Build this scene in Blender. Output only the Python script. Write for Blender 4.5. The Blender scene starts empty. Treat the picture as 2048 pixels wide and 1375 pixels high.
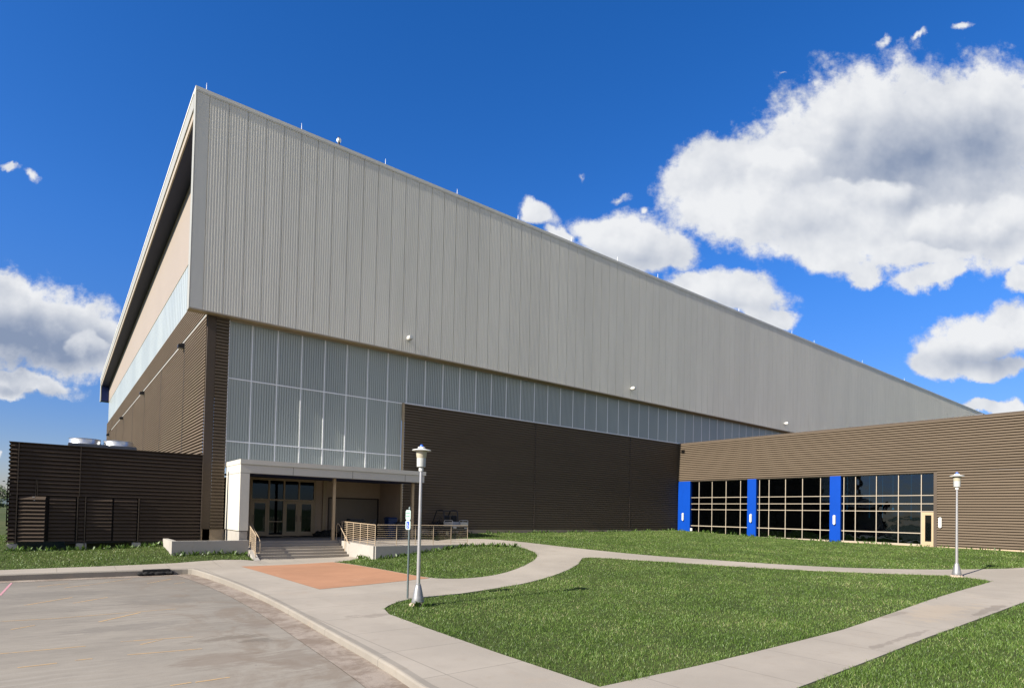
import bpy, bmesh, math, random
import numpy as np
from mathutils import Vector, Matrix
from mathutils.geometry import delaunay_2d_cdt

random.seed(7)
RNG = np.random.default_rng(11)
scene = bpy.context.scene
COL = scene.collection
R = math.radians
EXPO = 1.1

# ------------------------------------------------------------------ helpers
class MB:
    """collects geometry in world coordinates, builds ONE mesh object"""
    def __init__(self):
        self.v = []; self.f = []
    def quad(self, *p):
        n = len(self.v); self.v += [tuple(q) for q in p]; self.f.append(tuple(range(n, n + len(p))))
    def box(self, x0, x1, y0, y1, z0, z1):
        n = len(self.v)
        self.v += [(x0,y0,z0),(x1,y0,z0),(x1,y1,z0),(x0,y1,z0),(x0,y0,z1),(x1,y0,z1),(x1,y1,z1),(x0,y1,z1)]
        for q in ((0,3,2,1),(4,5,6,7),(0,1,5,4),(1,2,6,5),(2,3,7,6),(3,0,4,7)):
            self.f.append(tuple(n + k for k in q))
    def obox(self, c, ax, ay, az, hx, hy, hz):
        n = len(self.v)
        c = Vector(c); ax = Vector(ax) * hx; ay = Vector(ay) * hy; az = Vector(az) * hz
        for sx, sy, sz in ((-1,-1,-1),(1,-1,-1),(1,1,-1),(-1,1,-1),(-1,-1,1),(1,-1,1),(1,1,1),(-1,1,1)):
            self.v.append(tuple(c + ax * sx + ay * sy + az * sz))
        for q in ((0,3,2,1),(4,5,6,7),(0,1,5,4),(1,2,6,5),(2,3,7,6),(3,0,4,7)):
            self.f.append(tuple(n + k for k in q))
    def bevbox(self, x0, x1, y0, y1, z0, z1, b=0.01):
        """box with chamfered edges"""
        bm = bmesh.new()
        bmesh.ops.create_cube(bm, size=1)
        for q in bm.verts:
            q.co = Vector(((x0 + x1) / 2 + q.co.x * (x1 - x0), (y0 + y1) / 2 + q.co.y * (y1 - y0), (z0 + z1) / 2 + q.co.z * (z1 - z0)))
        bmesh.ops.bevel(bm, geom=list(bm.edges), offset=b, segments=2, affect='EDGES')
        self.add_bm(bm)
    def add_bm(self, bm, M=None):
        n = len(self.v); bm.verts.index_update()
        for q in bm.verts:
            self.v.append(tuple((M @ q.co) if M else q.co))
        for fc in bm.faces:
            self.f.append(tuple(n + q.index for q in fc.verts))
        bm.free()
    def prism(self, pts, axis, a0, a1):
        """2D polygon extruded along axis; pts given in the two other axes"""
        n = len(self.v); k = len(pts)
        for a in (a0, a1):
            for (p, q) in pts:
                self.v.append((a, p, q) if axis == 'x' else (p, a, q) if axis == 'y' else (p, q, a))
        for i in range(k):
            j = (i + 1) % k
            self.f.append((n + i, n + j, n + k + j, n + k + i))
        self.f.append(tuple(n + i for i in reversed(range(k)))); self.f.append(tuple(n + k + i for i in range(k)))
    def strip(self, prof, axis, a0, a1):
        """open profile extruded: prof is list of (u, z) where u is the other horizontal axis"""
        n = len(self.v); k = len(prof)
        for a in (a0, a1):
            for (u, z) in prof:
                self.v.append((a, u, z) if axis == 'x' else (u, a, z))
        for i in range(k - 1):
            self.f.append((n + i, n + i + 1, n + k + i + 1, n + k + i))
    def vstrip(self, prof, z0, z1):
        n = len(self.v); k = len(prof)
        for z in (z0, z1):
            for (x, y) in prof:
                self.v.append((x, y, z))
        for i in range(k - 1):
            self.f.append((n + i, n + i + 1, n + k + i + 1, n + k + i))
    def lathe(self, c, prof, seg=20):
        """prof: list of (r, z) from bottom to top, about vertical axis through c"""
        n = len(self.v); k = len(prof)
        for s in range(seg):
            a = 2 * math.pi * s / seg
            for (r, z) in prof:
                self.v.append((c[0] + r * math.cos(a), c[1] + r * math.sin(a), c[2] + z))
        for s in range(seg):
            t = (s + 1) % seg
            for i in range(k - 1):
                self.f.append((n + s * k + i, n + t * k + i, n + t * k + i + 1, n + s * k + i + 1))
    def tube(self, pts, r, seg=8, cap=True):
        pts = [Vector(p) for p in pts]; n0 = len(self.v)
        prev = None
        for i, p in enumerate(pts):
            d = (pts[min(i + 1, len(pts) - 1)] - pts[max(i - 1, 0)]).normalized()
            if prev is None:
                a = Vector((0, 0, 1)) if abs(d.z) < .9 else Vector((1, 0, 0))
                u = d.cross(a).normalized()
            else:
                u = (prev - d * prev.dot(d)).normalized()
            prev = u; w = d.cross(u)
            rr = r[i] if isinstance(r, (list, tuple)) else r
            for s in range(seg):
                t = 2 * math.pi * s / seg
                self.v.append(tuple(p + (u * math.cos(t) + w * math.sin(t)) * rr))
        for i in range(len(pts) - 1):
            for s in range(seg):
                t = (s + 1) % seg
                self.f.append((n0 + i * seg + s, n0 + i * seg + t, n0 + (i + 1) * seg + t, n0 + (i + 1) * seg + s))
        if cap:
            self.f.append(tuple(n0 + s for s in reversed(range(seg))))
            m = n0 + (len(pts) - 1) * seg
            self.f.append(tuple(m + s for s in range(seg)))
    def disc_y(self, c, r, h, seg=20):
        pass
    def build(self, name, mat, parent=None, smooth=False, xf=None):
        me = bpy.data.meshes.new(name)
        V = np.array(self.v, dtype=float).reshape(-1, 3)
        if xf is not None:
            M = np.array(xf); V = V @ M[:3, :3].T + M[:3, 3]
        o = bpy.data.objects.new(name, me); COL.objects.link(o)
        if parent is not None:
            o.parent = parent
            if xf is None:
                V = V - np.array(parent_origin(parent))
        me.from_pydata(V.tolist(), [], self.f); me.update()
        if smooth:
            me.polygons.foreach_set('use_smooth', [True] * len(me.polygons))
            try:
                me.set_sharp_from_angle(angle=R(40))
            except Exception:
                pass
        if mat is not None:
            me.materials.append(mat)
        return o

def parent_origin(p):
    o = Vector((0, 0, 0))
    while p is not None:
        o += p.location; p = p.parent
    return o

def tag(o, label, cat, group=None):
    o['label'] = label; o['category'] = cat
    if group: o['group'] = group
    return o

def thing(name, label, cat, loc, group=None):
    o = bpy.data.objects.new(name, None); COL.objects.link(o)
    o.location = loc; o.empty_display_size = .2
    return tag(o, label, cat, group)

def struct(o):
    o['kind'] = 'structure'; return o

def dup(root, loc, label, rotz=None):
    c = root.copy(); COL.objects.link(c); c.location = loc
    if rotz is not None: c.rotation_euler = (0, 0, rotz)
    c['label'] = label
    for ch in list(root.children):
        d = ch.copy(); COL.objects.link(d); d.parent = c
        for g in list(ch.children):
            e = g.copy(); COL.objects.link(e); e.parent = d
    return c

# ------------------------------------------------------------------ materials
class NT:
    def __init__(self, tree):
        self.t = tree; self.n = tree.nodes; self.l = tree.links
    def node(self, typ, **kw):
        q = self.n.new(typ)
        for k, v in kw.items(): setattr(q, k, v)
        return q
    def link(self, a, b): self.l.new(a, b)
    def inp(self, sock, v):
        if hasattr(v, 'links') or isinstance(v, bpy.types.NodeSocket): self.link(v, sock)
        elif v is not None: sock.default_value = v
    def math(self, op, a, b=None, c=None, clamp=False):
        q = self.node('ShaderNodeMath', operation=op, use_clamp=clamp)
        self.inp(q.inputs[0], a); self.inp(q.inputs[1], b)
        if c is not None: self.inp(q.inputs[2], c)
        return q.outputs[0]
    def vmath(self, op, a, b=None, s=None):
        q = self.node('ShaderNodeVectorMath', operation=op)
        self.inp(q.inputs[0], a)
        if b is not None: self.inp(q.inputs[1], b)
        if s is not None: self.inp(q.inputs['Scale'], s)
        return q.outputs['Value'] if op in ('LENGTH', 'DOT_PRODUCT') else q.outputs['Vector']
    def noise(self, vec, scale, detail=4, rough=.55, dist=0.0):
        q = self.node('ShaderNodeTexNoise')
        self.inp(q.inputs['Vector'], vec); q.inputs['Scale'].default_value = scale
        q.inputs['Detail'].default_value = detail; q.inputs['Roughness'].default_value = rough
        q.inputs['Distortion'].default_value = dist
        return q.outputs['Fac']
    def smooth(self, v, a, b, lo=0.0, hi=1.0):
        q = self.node('ShaderNodeMapRange', interpolation_type='SMOOTHSTEP')
        self.inp(q.inputs[0], v); q.inputs[1].default_value = a; q.inputs[2].default_value = b
        q.inputs[3].default_value = lo; q.inputs[4].default_value = hi
        return q.outputs[0]
    def mix(self, f, a, b):
        q = self.node('ShaderNodeMix', data_type='RGBA')
        self.inp(q.inputs[0], f)
        for s, v in ((q.inputs[6], a), (q.inputs[7], b)):
            if isinstance(v, tuple) and len(v) == 3: v = (*v, 1)
            self.inp(s, v)
        return q.outputs[2]
    def scalev(self, vec, sc):
        q = self.node('ShaderNodeMapping'); self.inp(q.inputs[0], vec); q.inputs[3].default_value = sc
        return q.outputs[0]

def mat_base(name):
    m = bpy.data.materials.new(name); m.use_nodes = True
    nt = NT(m.node_tree); b = m.node_tree.nodes['Principled BSDF']
    co = nt.node('ShaderNodeTexCoord').outputs['Object']
    return m, nt, b, co

def mat(name, col, rough=.6, metal=0.0, var=.12, vscale=3.0, bump=0.0, bscale=40.0, stretch=(1,1,1), spec=.4):
    m, nt, b, co = mat_base(name)
    v = nt.scalev(co, stretch)
    n1 = nt.noise(v, vscale, 5, .6); n2 = nt.noise(v, vscale * 9, 3, .6)
    f = nt.math('ADD', nt.math('MULTIPLY', n1, .65), nt.math('MULTIPLY', n2, .35))
    lo = tuple(c * (1 - var) for c in col); hi = tuple(min(1, c * (1 + var)) for c in col)
    f = nt.smooth(f, .3, .7)
    nt.link(nt.mix(f, lo, hi), b.inputs['Base Color'])
    b.inputs['Roughness'].default_value = rough; b.inputs['Metallic'].default_value = metal
    b.inputs['Specular IOR Level'].default_value = spec
    if bump > 0:
        q = nt.node('ShaderNodeBump'); q.inputs['Strength'].default_value = bump; q.inputs['Distance'].default_value = .02
        nt.link(nt.noise(co, bscale, 5, .6), q.inputs['Height']); nt.link(q.outputs[0], b.inputs['Normal'])
    return m

M = {}
M['grey_siding'] = mat('grey_siding', (.67, .64, .555), .5, 0, .06, .35, stretch=(1, 1, .15))
M['trim_white'] = mat('trim_white', (.30, .298, .265), .5, 0, .05, 1.2)
M['cream_trim'] = mat('cream_trim', (.33, .28, .215), .55, 0, .06, 1.5)
M['brown_siding'] = mat('brown_siding', (.128, .099, .071), .75, 0, .08, .5, stretch=(.25, .25, 1), spec=.12)
M['brown_trim'] = mat('brown_trim', (.080, .062, .047), .7, 0, .06, 1.0, spec=.15)
M['louver_brown'] = mat('louver_brown', (.058, .043, .032), .75, 0, .10, .8, stretch=(.3, .3, 1), spec=.12)
M['dark_void'] = mat('dark_void', (.018, .014, .012), .9, 0, .1, 1)
M['beige_panel'] = mat('beige_panel', (.285, .238, .19), .55, 0, .03, .2)
M['soffit_navy'] = mat('soffit_navy', (.008, .014, .055), .6, 0, .06, .6)
M['blue_panel'] = mat('blue_panel', (.001, .042, .29), .5, 0, .07, 1.6, stretch=(1, 1, .3), spec=.12)
M['tan_wall'] = mat('tan_wall', (.42, .32, .225), .8, 0, .08, 1.5, .15, 120)
M['tan_metal'] = mat('tan_metal', (.37, .28, .17), .45, 0, .06, 2)
M['rail_tan'] = mat('rail_tan', (.38, .295, .20), .45, 0, .06, 6)
M['mullion'] = mat('mullion', (.80, .80, .80), .4, .0, .05, 2)
M['canopy_panel'] = mat('canopy_panel', (.50, .48, .42), .5, 0, .03, .8)
M['deep_blue'] = mat('deep_blue', (.004, .022, .14), .5, 0, .05, 1.2)
M['seam_dark'] = mat('seam_dark', (.022, .019, .016), .8)
M['galv'] = mat('galv', (.55, .56, .57), .32, .75, .10, 5)
M['galv_dull'] = mat('galv_dull', (.27, .27, .27), .45, .6, .15, 8)
M['alu_pole'] = mat('alu_pole', (.50, .485, .475), .34, .7, .08, 6)
M['cabinet'] = mat('cabinet', (.10, .105, .12), .5, .2, .08, 2)
M['lamp_white'] = mat('lamp_white', (.55, .55, .52), .45, 0, .05, 6)
M['lamp_grey'] = mat('lamp_grey', (.42, .43, .41), .45, .1, .05, 6)
M['blue_cap'] = mat('blue_cap', (.01, .10, .62), .35)
M['black_box'] = mat('black_box', (.02, .02, .022), .5)
M['black_rubber'] = mat('black_rubber', (.022, .022, .022), .8, 0, .2, 20)
M['black_cloth'] = mat('black_cloth', (.014, .014, .014), .95, 0, .3, 25, .6, 60)
M['plastic_black'] = mat('plastic_black', (.03, .03, .032), .5)
M['plastic_blue'] = mat('plastic_blue', (.005, .024, .085), .5)
M['bed_grey'] = mat('bed_grey', (.42, .41, .38), .6, .1, .25, 12)
M['rim_tan'] = mat('rim_tan', (.45, .40, .25), .55, .1, .2, 10)
M['sign_green'] = mat('sign_green', (.015, .20, .11), .5)
M['sign_white'] = mat('sign_white', (.40, .50, .46), .4, 0, .03, 4)
M['sign_blue'] = mat('sign_blue', (.012, .05, .36), .4)
M['sign_pure'] = mat('sign_pure', (.8, .8, .8), .4)
M['post_green'] = mat('post_green', (.13, .16, .16), .45, .5, .1, 6)
M['rollup'] = mat('rollup', (.27, .22, .165), .6, 0, .05, 1)
M['paper_blue'] = mat('paper_blue', (.03, .16, .38), .7)
M['red_plastic'] = mat('red_plastic', (.40, .03, .05), .5)
m_, nt_, b_, co_ = mat_base('cyan_glow'); b_.inputs['Emission Color'].default_value = (.03, .42, .75, 1); b_.inputs['Emission Strength'].default_value = 1.6; M['cyan_glow'] = m_
M['bark'] = mat('bark', (.10, .075, .055), .9, 0, .25, 6)
M['leaf'] = mat('leaf', (.055, .085, .030), .7, 0, .35, .6)
M['hill_green'] = mat('hill_green', (.060, .085, .085), .9, 0, .2, .01)
M['roof_grey'] = mat('roof_grey', (.45, .45, .43), .7, 0, .1, .3)
M['rubble'] = mat('rubble', (.36, .28, .22), .95, 0, .3, 9, .6, 40)
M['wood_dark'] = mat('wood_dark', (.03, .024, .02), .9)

def concrete(name, col, joint=None, dirt=.25, warm=(.34, .265, .195), streak=False, stains=()):
    m, nt, b, co = mat_base(name)
    n1 = nt.noise(co, .35, 6, .6); n2 = nt.noise(co, 2.2, 6, .65); n3 = nt.noise(co, 45, 3, .6)
    base = nt.mix(nt.smooth(n1, .35, .68), tuple(c * .90 for c in col), tuple(c * 1.07 for c in col))
    base = nt.mix(nt.math('MULTIPLY', nt.smooth(n2, .52, .78), dirt), base, tuple(a * b_ for a, b_ in zip(col, (.72, .64, .56))))
    # irregular sandy wear
    n4 = nt.noise(co, .8, 7, .7, .6)
    base = nt.mix(nt.math('MULTIPLY', nt.smooth(n4, .56, .72), dirt * .9), base, warm)
    base = nt.mix(nt.math('MULTIPLY', nt.smooth(n3, .52, .72), .24), base, tuple(c * .60 for c in col))
    # small dark spots
    vo = nt.node('ShaderNodeTexVoronoi'); nt.link(co, vo.inputs['Vector']); vo.inputs['Scale'].default_value = 1.1
    spot = nt.smooth(nt.math('ADD', vo.outputs['Distance'], nt.math('MULTIPLY', n3, .03)), .030, .045, 1, 0)
    base = nt.mix(nt.math('MULTIPLY', spot, .55), base, (.09, .07, .055))
    if streak:
        ns = nt.noise(nt.scalev(co, (.5, 4.5, 1)), 1.4, 5, .6)
        base = nt.mix(nt.math('MULTIPLY', nt.smooth(ns, .45, .7), .35), base, tuple(min(1, c * 1.25) for c in col))
    if joint:
        sep = nt.node('ShaderNodeSeparateXYZ'); nt.link(co, sep.inputs[0])
        wob = nt.math('MULTIPLY', nt.math('SUBTRACT', n3, .5), .014)
        tot = None
        for ax, per, off, lo, hi in joint:
            fr = nt.math('FRACT', nt.math('ADD', nt.math('DIVIDE', nt.math('ADD', sep.outputs[ax], wob), per), off))
            d = nt.math('MULTIPLY', nt.math('ABSOLUTE', nt.math('SUBTRACT', fr, .5)), per)
            g = nt.smooth(d, .006, .018, 1, 0)
            if lo is not None:      # only where the other coordinate lies in this strip of slabs
                o_ = sep.outputs[1 - ax]
                g = nt.math('MULTIPLY', g, nt.math('MULTIPLY', nt.math('GREATER_THAN', o_, lo), nt.math('LESS_THAN', o_, hi)))
            tot = g if tot is None else nt.math('MAXIMUM', tot, g)
        base = nt.mix(nt.math('MULTIPLY', tot, .55), base, tuple(c * .42 for c in col))
        # each poured slab has its own tone
        cellv = nt.node('ShaderNodeTexWhiteNoise', noise_dimensions='2D')
        cv_ = nt.node('ShaderNodeCombineXYZ')
        for k_ in (0, 1):
            nt.link(nt.math('FLOOR', nt.math('ADD', nt.math('DIVIDE', sep.outputs[k_], 1.83), .6)), cv_.inputs[k_])
        nt.link(cv_.outputs[0], cellv.inputs['Vector'])
        base = nt.mix(nt.math('MULTIPLY', cellv.outputs['Value'], .20), base, tuple(c * .72 for c in col))
    for (px_, py_, rx_, ry_, cst, amt) in stains:
        mp = nt.node('ShaderNodeMapping', vector_type='TEXTURE'); nt.link(co, mp.inputs[0]); mp.inputs[1].default_value = (px_, py_, 0); mp.inputs[3].default_value = (rx_, ry_, 1)
        fl_ = nt.node('ShaderNodeVectorMath', operation='MULTIPLY'); nt.link(mp.outputs[0], fl_.inputs[0]); fl_.inputs[1].default_value = (1, 1, 0)
        dd_ = nt.math('ADD', nt.vmath('LENGTH', fl_.outputs[0]), nt.math('MULTIPLY', nt.math('ADD', nt.math('SUBTRACT', n4, .5), nt.math('SUBTRACT', n2, .5)), 2.6))
        base = nt.mix(nt.math('MULTIPLY', nt.smooth(dd_, 1.0, .55), amt), base, cst)
    nt.link(base, b.inputs['Base Color']); b.inputs['Roughness'].default_value = .88
    b.inputs['Specular IOR Level'].default_value = .25
    q = nt.node('ShaderNodeBump'); q.inputs['Strength'].default_value = .25; q.inputs['Distance'].default_value = .01
    nt.link(nt.math('ADD', nt.math('MULTIPLY', n2, .6), nt.math('MULTIPLY', n3, .4)), q.inputs['Height'])
    nt.link(q.outputs[0], b.inputs['Normal'])
    return m
M['concrete'] = concrete('concrete', (.30, .268, .225), joint=((1, 1.83, .1, 0, 6.75), (1, 1.83, .1, 6.9, 12.2), (0, 1.83, .35, -10, 6.6), (0, 1.83, .35, 27.0, 30), (0, 40.0, .5 - 5.06 / 40, 0, 27)), dirt=.34,
    stains=((19.6, 5.6, 2.6, .75, (.34, .275, .20), .45), (18.2, 6.15, .9, .18, (.11, .09, .075), .35), (21.0, 4.85, 2.2, .16, (.10, .08, .065), .4), (15.0, 4.9, 1.8, .10, (.10, .08, .065), .35), (6.3, 13.6, .6, .3, (.17, .145, .12), .5)))
M['concrete_wall'] = concrete('concrete_wall', (.33, .31, .28), dirt=.5)
M['concrete_deck'] = concrete('concrete_deck', (.28, .25, .21), dirt=.3)
M['kerb_concrete'] = concrete('kerb_concrete', (.225, .203, .172), joint=((1, 3.0, .3, None, None),), dirt=.35)
M['terracotta'] = concrete('terracotta', (.315, .165, .095), dirt=.22, warm=(.55, .33, .22), streak=True)

LOT_STAINS = ((3.0, 13.4, .75, .35, (.115, .095, .075), .6), (3.5, 12.9, .45, .22, (.10, .085, .07), .6), (2.5, 11.6, .8, .7, (.155, .122, .095), .5), (3.6, 10.8, .6, 1.0, (.15, .12, .095), .5), (3.9, 14.6, .35, .5, (.14, .11, .088), .5), (1.5, 15.8, 1.4, .5, (.13, .118, .104), .4), (2.6, 19.5, 1.2, .7, (.125, .114, .10), .45), (0.3, 22.5, 1.6, .9, (.125, .115, .102), .4))
def asphalt():
    m, nt, b, co = mat_base('asphalt')
    sx = nt.scalev(co, (.75, 1.7, 1))
    n1 = nt.noise(co, .16, 5, .6); n2 = nt.noise(sx, .5, 8, .68, .15); n3 = nt.noise(sx, 3.2, 8, .72, .1); n4 = nt.noise(co, 38, 5, .7)
    sep = nt.node('ShaderNodeSeparateXYZ'); nt.link(co, sep.inputs[0])
    # dust lies thicker toward the front and the kerb side
    f = nt.math('ADD', nt.math('MULTIPLY', n2, .8), nt.math('ADD', nt.math('MULTIPLY', n1, .35), nt.math('MULTIPLY', nt.math('SUBTRACT', 18.0, sep.outputs[1]), .022)))
    dust = nt.smooth(f, .30, .80)
    base = nt.mix(dust, (.158, .144, .123), (.230, .208, .174))
    base = nt.mix(nt.math('MULTIPLY', nt.smooth(n3, .50, .68), .24), base, (.27, .246, .21))
    base = nt.mix(nt.math('MULTIPLY', nt.smooth(n3, .50, .34), .20), base, (.125, .113, .10))
    # faint wheel sweeps curving through the bays
    wv_ = nt.node('ShaderNodeTexWave', wave_type='RINGS'); nt.link(nt.vmath('ADD', co, (1.5, -9.0, 0)), wv_.inputs['Vector']); wv_.inputs['Scale'].default_value = .9; wv_.inputs['Distortion'].default_value = 3.5; wv_.inputs['Detail'].default_value = 4; wv_.inputs['Detail Scale'].default_value = 1.6
    base = nt.mix(nt.math('MULTIPLY', nt.math('MULTIPLY', nt.smooth(wv_.outputs['Fac'], .72, .95), nt.smooth(n1, .42, .6)), .22), base, (.32, .30, .265))
    br = nt.noise(nt.scalev(co, (.22, 9, 1)), 2.2, 5, .7)
    base = nt.mix(nt.math('MULTIPLY', nt.smooth(br, .52, .70), .22), base, (.30, .275, .235))
    base = nt.mix(nt.math('MULTIPLY', nt.smooth(br, .47, .32), .22), base, (.12, .108, .095))
    # washed silt patches near the kerb
    g = nt.noise(nt.scalev(co, (1, .6, 1)), .8, 7, .68, .9)
    near = nt.smooth(sep.outputs[0], 1.0, 3.4)
    silt = nt.math('MULTIPLY', nt.smooth(g, .46, .62), near)
    base = nt.mix(nt.math('MULTIPLY', silt, .55), base, (0.150, 0.116, 0.087))
    base = nt.mix(nt.math('MULTIPLY', nt.smooth(n4, .52, .72), .32), base, (0.105, 0.085, 0.069))
    for (px_, py_, rx_, ry_, cst, amt) in LOT_STAINS:
        mp = nt.node('ShaderNodeMapping', vector_type='TEXTURE'); nt.link(co, mp.inputs[0]); mp.inputs[1].default_value = (px_, py_, 0); mp.inputs[3].default_value = (rx_, ry_, 1)
        dd_ = nt.math('ADD', nt.vmath('LENGTH', nt.vmath('MULTIPLY', mp.outputs[0], (1, 1, 0))), nt.math('ADD', nt.math('MULTIPLY', nt.math('SUBTRACT', n3, .5), 2.4), nt.math('MULTIPLY', nt.math('SUBTRACT', br, .5), 1.6)))
        base = nt.mix(nt.math('MULTIPLY', nt.smooth(dd_, 1.05, .5), amt), base, cst)
    vo = nt.node('ShaderNodeTexVoronoi'); nt.link(co, vo.inputs['Vector']); vo.inputs['Scale'].default_value = 1.6
    spot = nt.smooth(nt.math('ADD', vo.outputs['Distance'], nt.math('MULTIPLY', n4, .03)), .028, .042, 1, 0)
    base = nt.mix(nt.math('MULTIPLY', spot, .8), base, (0.035, 0.029, 0.024))
    nt.link(base, b.inputs['Base Color']); b.inputs['Roughness'].default_value = .92; b.inputs['Specular IOR Level'].default_value = .2
    q = nt.node('ShaderNodeBump'); q.inputs['Strength'].default_value = .4; q.inputs['Distance'].default_value = .015
    nt.link(nt.math('ADD', nt.math('MULTIPLY', g, .7), nt.math('MULTIPLY', n4, .3)), q.inputs['Height']); nt.link(q.outputs[0], b.inputs['Normal'])
    return m
M['asphalt'] = asphalt()

def silt_mat():
    m, nt, b, co = mat_base('gutter_silt')
    n1 = nt.noise(co, .9, 7, .7, .7); n2 = nt.noise(co, 6, 5, .65); n3 = nt.noise(co, 60, 3, .6)
    base = nt.mix(nt.smooth(nt.math('ADD', nt.math('MULTIPLY', n1, .7), nt.math('MULTIPLY', n2, .3)), .40, .58), (0.252, 0.211, 0.172), (0.158, 0.121, 0.091))
    base = nt.mix(nt.math('MULTIPLY', nt.smooth(n3, .52, .74), .35), base, (0.084, 0.065, 0.050))
    nt.link(base, b.inputs['Base Color']); b.inputs['Roughness'].default_value = .95
    q = nt.node('ShaderNodeBump'); q.inputs['Strength'].default_value = .5; q.inputs['Distance'].default_value = .02
    nt.link(nt.math('ADD', n2, nt.math('MULTIPLY', n3, .6)), q.inputs['Height']); nt.link(q.outputs[0], b.inputs['Normal'])
    return m
M['gutter'] = silt_mat()

def worn_paint(name, col, cover=.5):
    m, nt, b, co = mat_base(name)
    n = nt.noise(co, 14, 5, .7); n2 = nt.noise(co, 2.5, 4, .6)
    f = nt.smooth(nt.math('ADD', nt.math('MULTIPLY', n, .6), nt.math('MULTIPLY', n2, .4)), cover - .1, cover + .12)
    nt.link(nt.mix(f, col, (0.259, 0.221, 0.182)), b.inputs['Base Color']); b.inputs['Roughness'].default_value = .9
    return m
M['paint_yellow'] = worn_paint('paint_yellow', (.46, .29, .12), .56)
M['paint_pink'] = worn_paint('paint_pink', (.42, .20, .23), .60)

def soil_mat():
    m, nt, b, co = mat_base('lawn_soil')
    n1 = nt.noise(co, .25, 5, .6); n2 = nt.noise(co, 7, 5, .7); n3 = nt.noise(co, .02, 4, .6)
    c = nt.mix(nt.smooth(n2, .35, .65), (.022, .034, .009), (.060, .078, .021))
    c = nt.mix(nt.smooth(n1, .40, .70), c, (.055, .070, .020))
    c = nt.mix(nt.math('MULTIPLY', nt.smooth(n3, .45, .65), .5), c, (.09, .085, .035))
    nt.link(c, b.inputs['Base Color']); b.inputs['Roughness'].default_value = .95; b.inputs['Specular IOR Level'].default_value = .15
    return m
M['soil'] = soil_mat()

def grass_mat():
    m, nt, b, co = mat_base('grass_blade')
    at = nt.node('ShaderNodeAttribute'); at.attribute_name = 'tint'
    n = nt.noise(co, .35, 4, .6)
    t = nt.math('ADD', at.outputs['Fac'], nt.math('MULTIPLY', nt.math('SUBTRACT', n, .5), .95), clamp=True)
    rp = nt.node('ShaderNodeValToRGB'); nt.link(t, rp.inputs[0])
    e = rp.color_ramp.elements
    e[0].position = 0; e[0].color = (.028, .054, .010, 1)
    e[1].position = 1; e[1].color = (.36, .34, .17, 1)
    for p, c in ((.35, (.076, .140, .022)), (.68, (.134, .214, .042)), (.88, (.190, .246, .074))):
        q = e.new(p); q.color = (*c, 1)
    nt.link(rp.outputs[0], b.inputs['Base Color']); b.inputs['Roughness'].default_value = .45
    b.inputs['Specular IOR Level'].default_value = .35
    tr = nt.node('ShaderNodeBsdfTranslucent'); nt.link(nt.mix(.5, rp.outputs[0], (.10, .16, .025)), tr.inputs[0])
    mx = nt.node('ShaderNodeMixShader'); mx.inputs[0].default_value = .28
    nt.link(b.outputs[0], mx.inputs[1]); nt.link(tr.outputs[0], mx.inputs[2])
    nt.link(mx.outputs[0], m.node_tree.nodes['Material Output'].inputs[0])
    return m
M['grass'] = grass_mat()

def glass_mat(name, tint, wav=.0, wscale=1.2, refl=1.0):
    m, nt, b, co = mat_base(name)
    nt.n.remove(b)
    tr = nt.node('ShaderNodeBsdfTransparent'); tr.inputs[0].default_value = (*tint, 1)
    gl = nt.node('ShaderNodeBsdfGlossy'); gl.inputs['Roughness'].default_value = .015; gl.inputs[0].default_value = (.62, .80, .98, 1)
    fr = nt.node('ShaderNodeFresnel'); fr.inputs[0].default_value = 1.52
    if wav > 0:
        q = nt.node('ShaderNodeBump'); q.inputs['Strength'].default_value = wav; q.inputs['Distance'].default_value = .05
        nt.link(nt.noise(co, wscale, 1, .4), q.inputs['Height'])
        nt.link(q.outputs[0], gl.inputs['Normal'])
    mx = nt.node('ShaderNodeMixShader')
    nt.link(nt.math('MULTIPLY', fr.outputs[0], 1.7 * refl, clamp=True), mx.inputs[0]); nt.link(tr.outputs[0], mx.inputs[1]); nt.link(gl.outputs[0], mx.inputs[2])
    nt.link(mx.outputs[0], m.node_tree.nodes['Material Output'].inputs[0])
    return m
M['glass'] = glass_mat('window_glass', (.22, .26, .28), .14, 1.6, .95)
M['glass_door'] = glass_mat('door_glass', (.16, .18, .19), .02, 1.0, .55)
M['lamp_glass'] = mat('lamp_glass', (.42, .38, .29), .12, 0, .06, 8, spec=.6)

def poly_mat():
    """translucent panel skin"""
    m, nt, b, co = mat_base('translucent_panel')
    n = nt.noise(nt.scalev(co, (.35, .35, .12)), .6, 4, .6)
    nt.link(nt.mix(nt.smooth(n, .35, .68), (.315, .345, .325), (.375, .405, .375)), b.inputs['Base Color'])
    b.inputs['Roughness'].default_value = .30; b.inputs['Specular IOR Level'].default_value = .42
    return m
M['poly'] = poly_mat()

# ------------------------------------------------------------------ camera
CAMZ = 2.6
r3 = Vector((0.7865985318471228, -0.617093643631307, 0.02140524902420851))
u3 = Vector((-0.03139270087270901, -0.005346124573646032, 0.9994928300312912))
w3 = Vector((0.6166662371395628, 0.7868715612740623, 0.023577489905669508))
cam = bpy.data.cameras.new('camera'); cam_o = bpy.data.objects.new('camera', cam); COL.objects.link(cam_o)
Mx = Matrix((r3, u3, -w3)).transposed().to_4x4(); Mx.translation = (0, 0, CAMZ)
cam_o.matrix_world = Mx
cam.sensor_width = 36; cam.sensor_fit = 'HORIZONTAL'
cam.lens = 1178.14 / 2048 * 36
cam.shift_y = (999.03 - 687.5) / 2048
cam.clip_end = 8000; cam.clip_start = .1
scene.camera = cam_o

scene.cycles.use_denoising = True; scene.cycles.max_bounces = 6; scene.cycles.diffuse_bounces = 3; scene.cycles.glossy_bounces = 3; scene.cycles.transparent_max_bounces = 6
scene.cycles.caustics_reflective = False; scene.cycles.caustics_refractive = False

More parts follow.
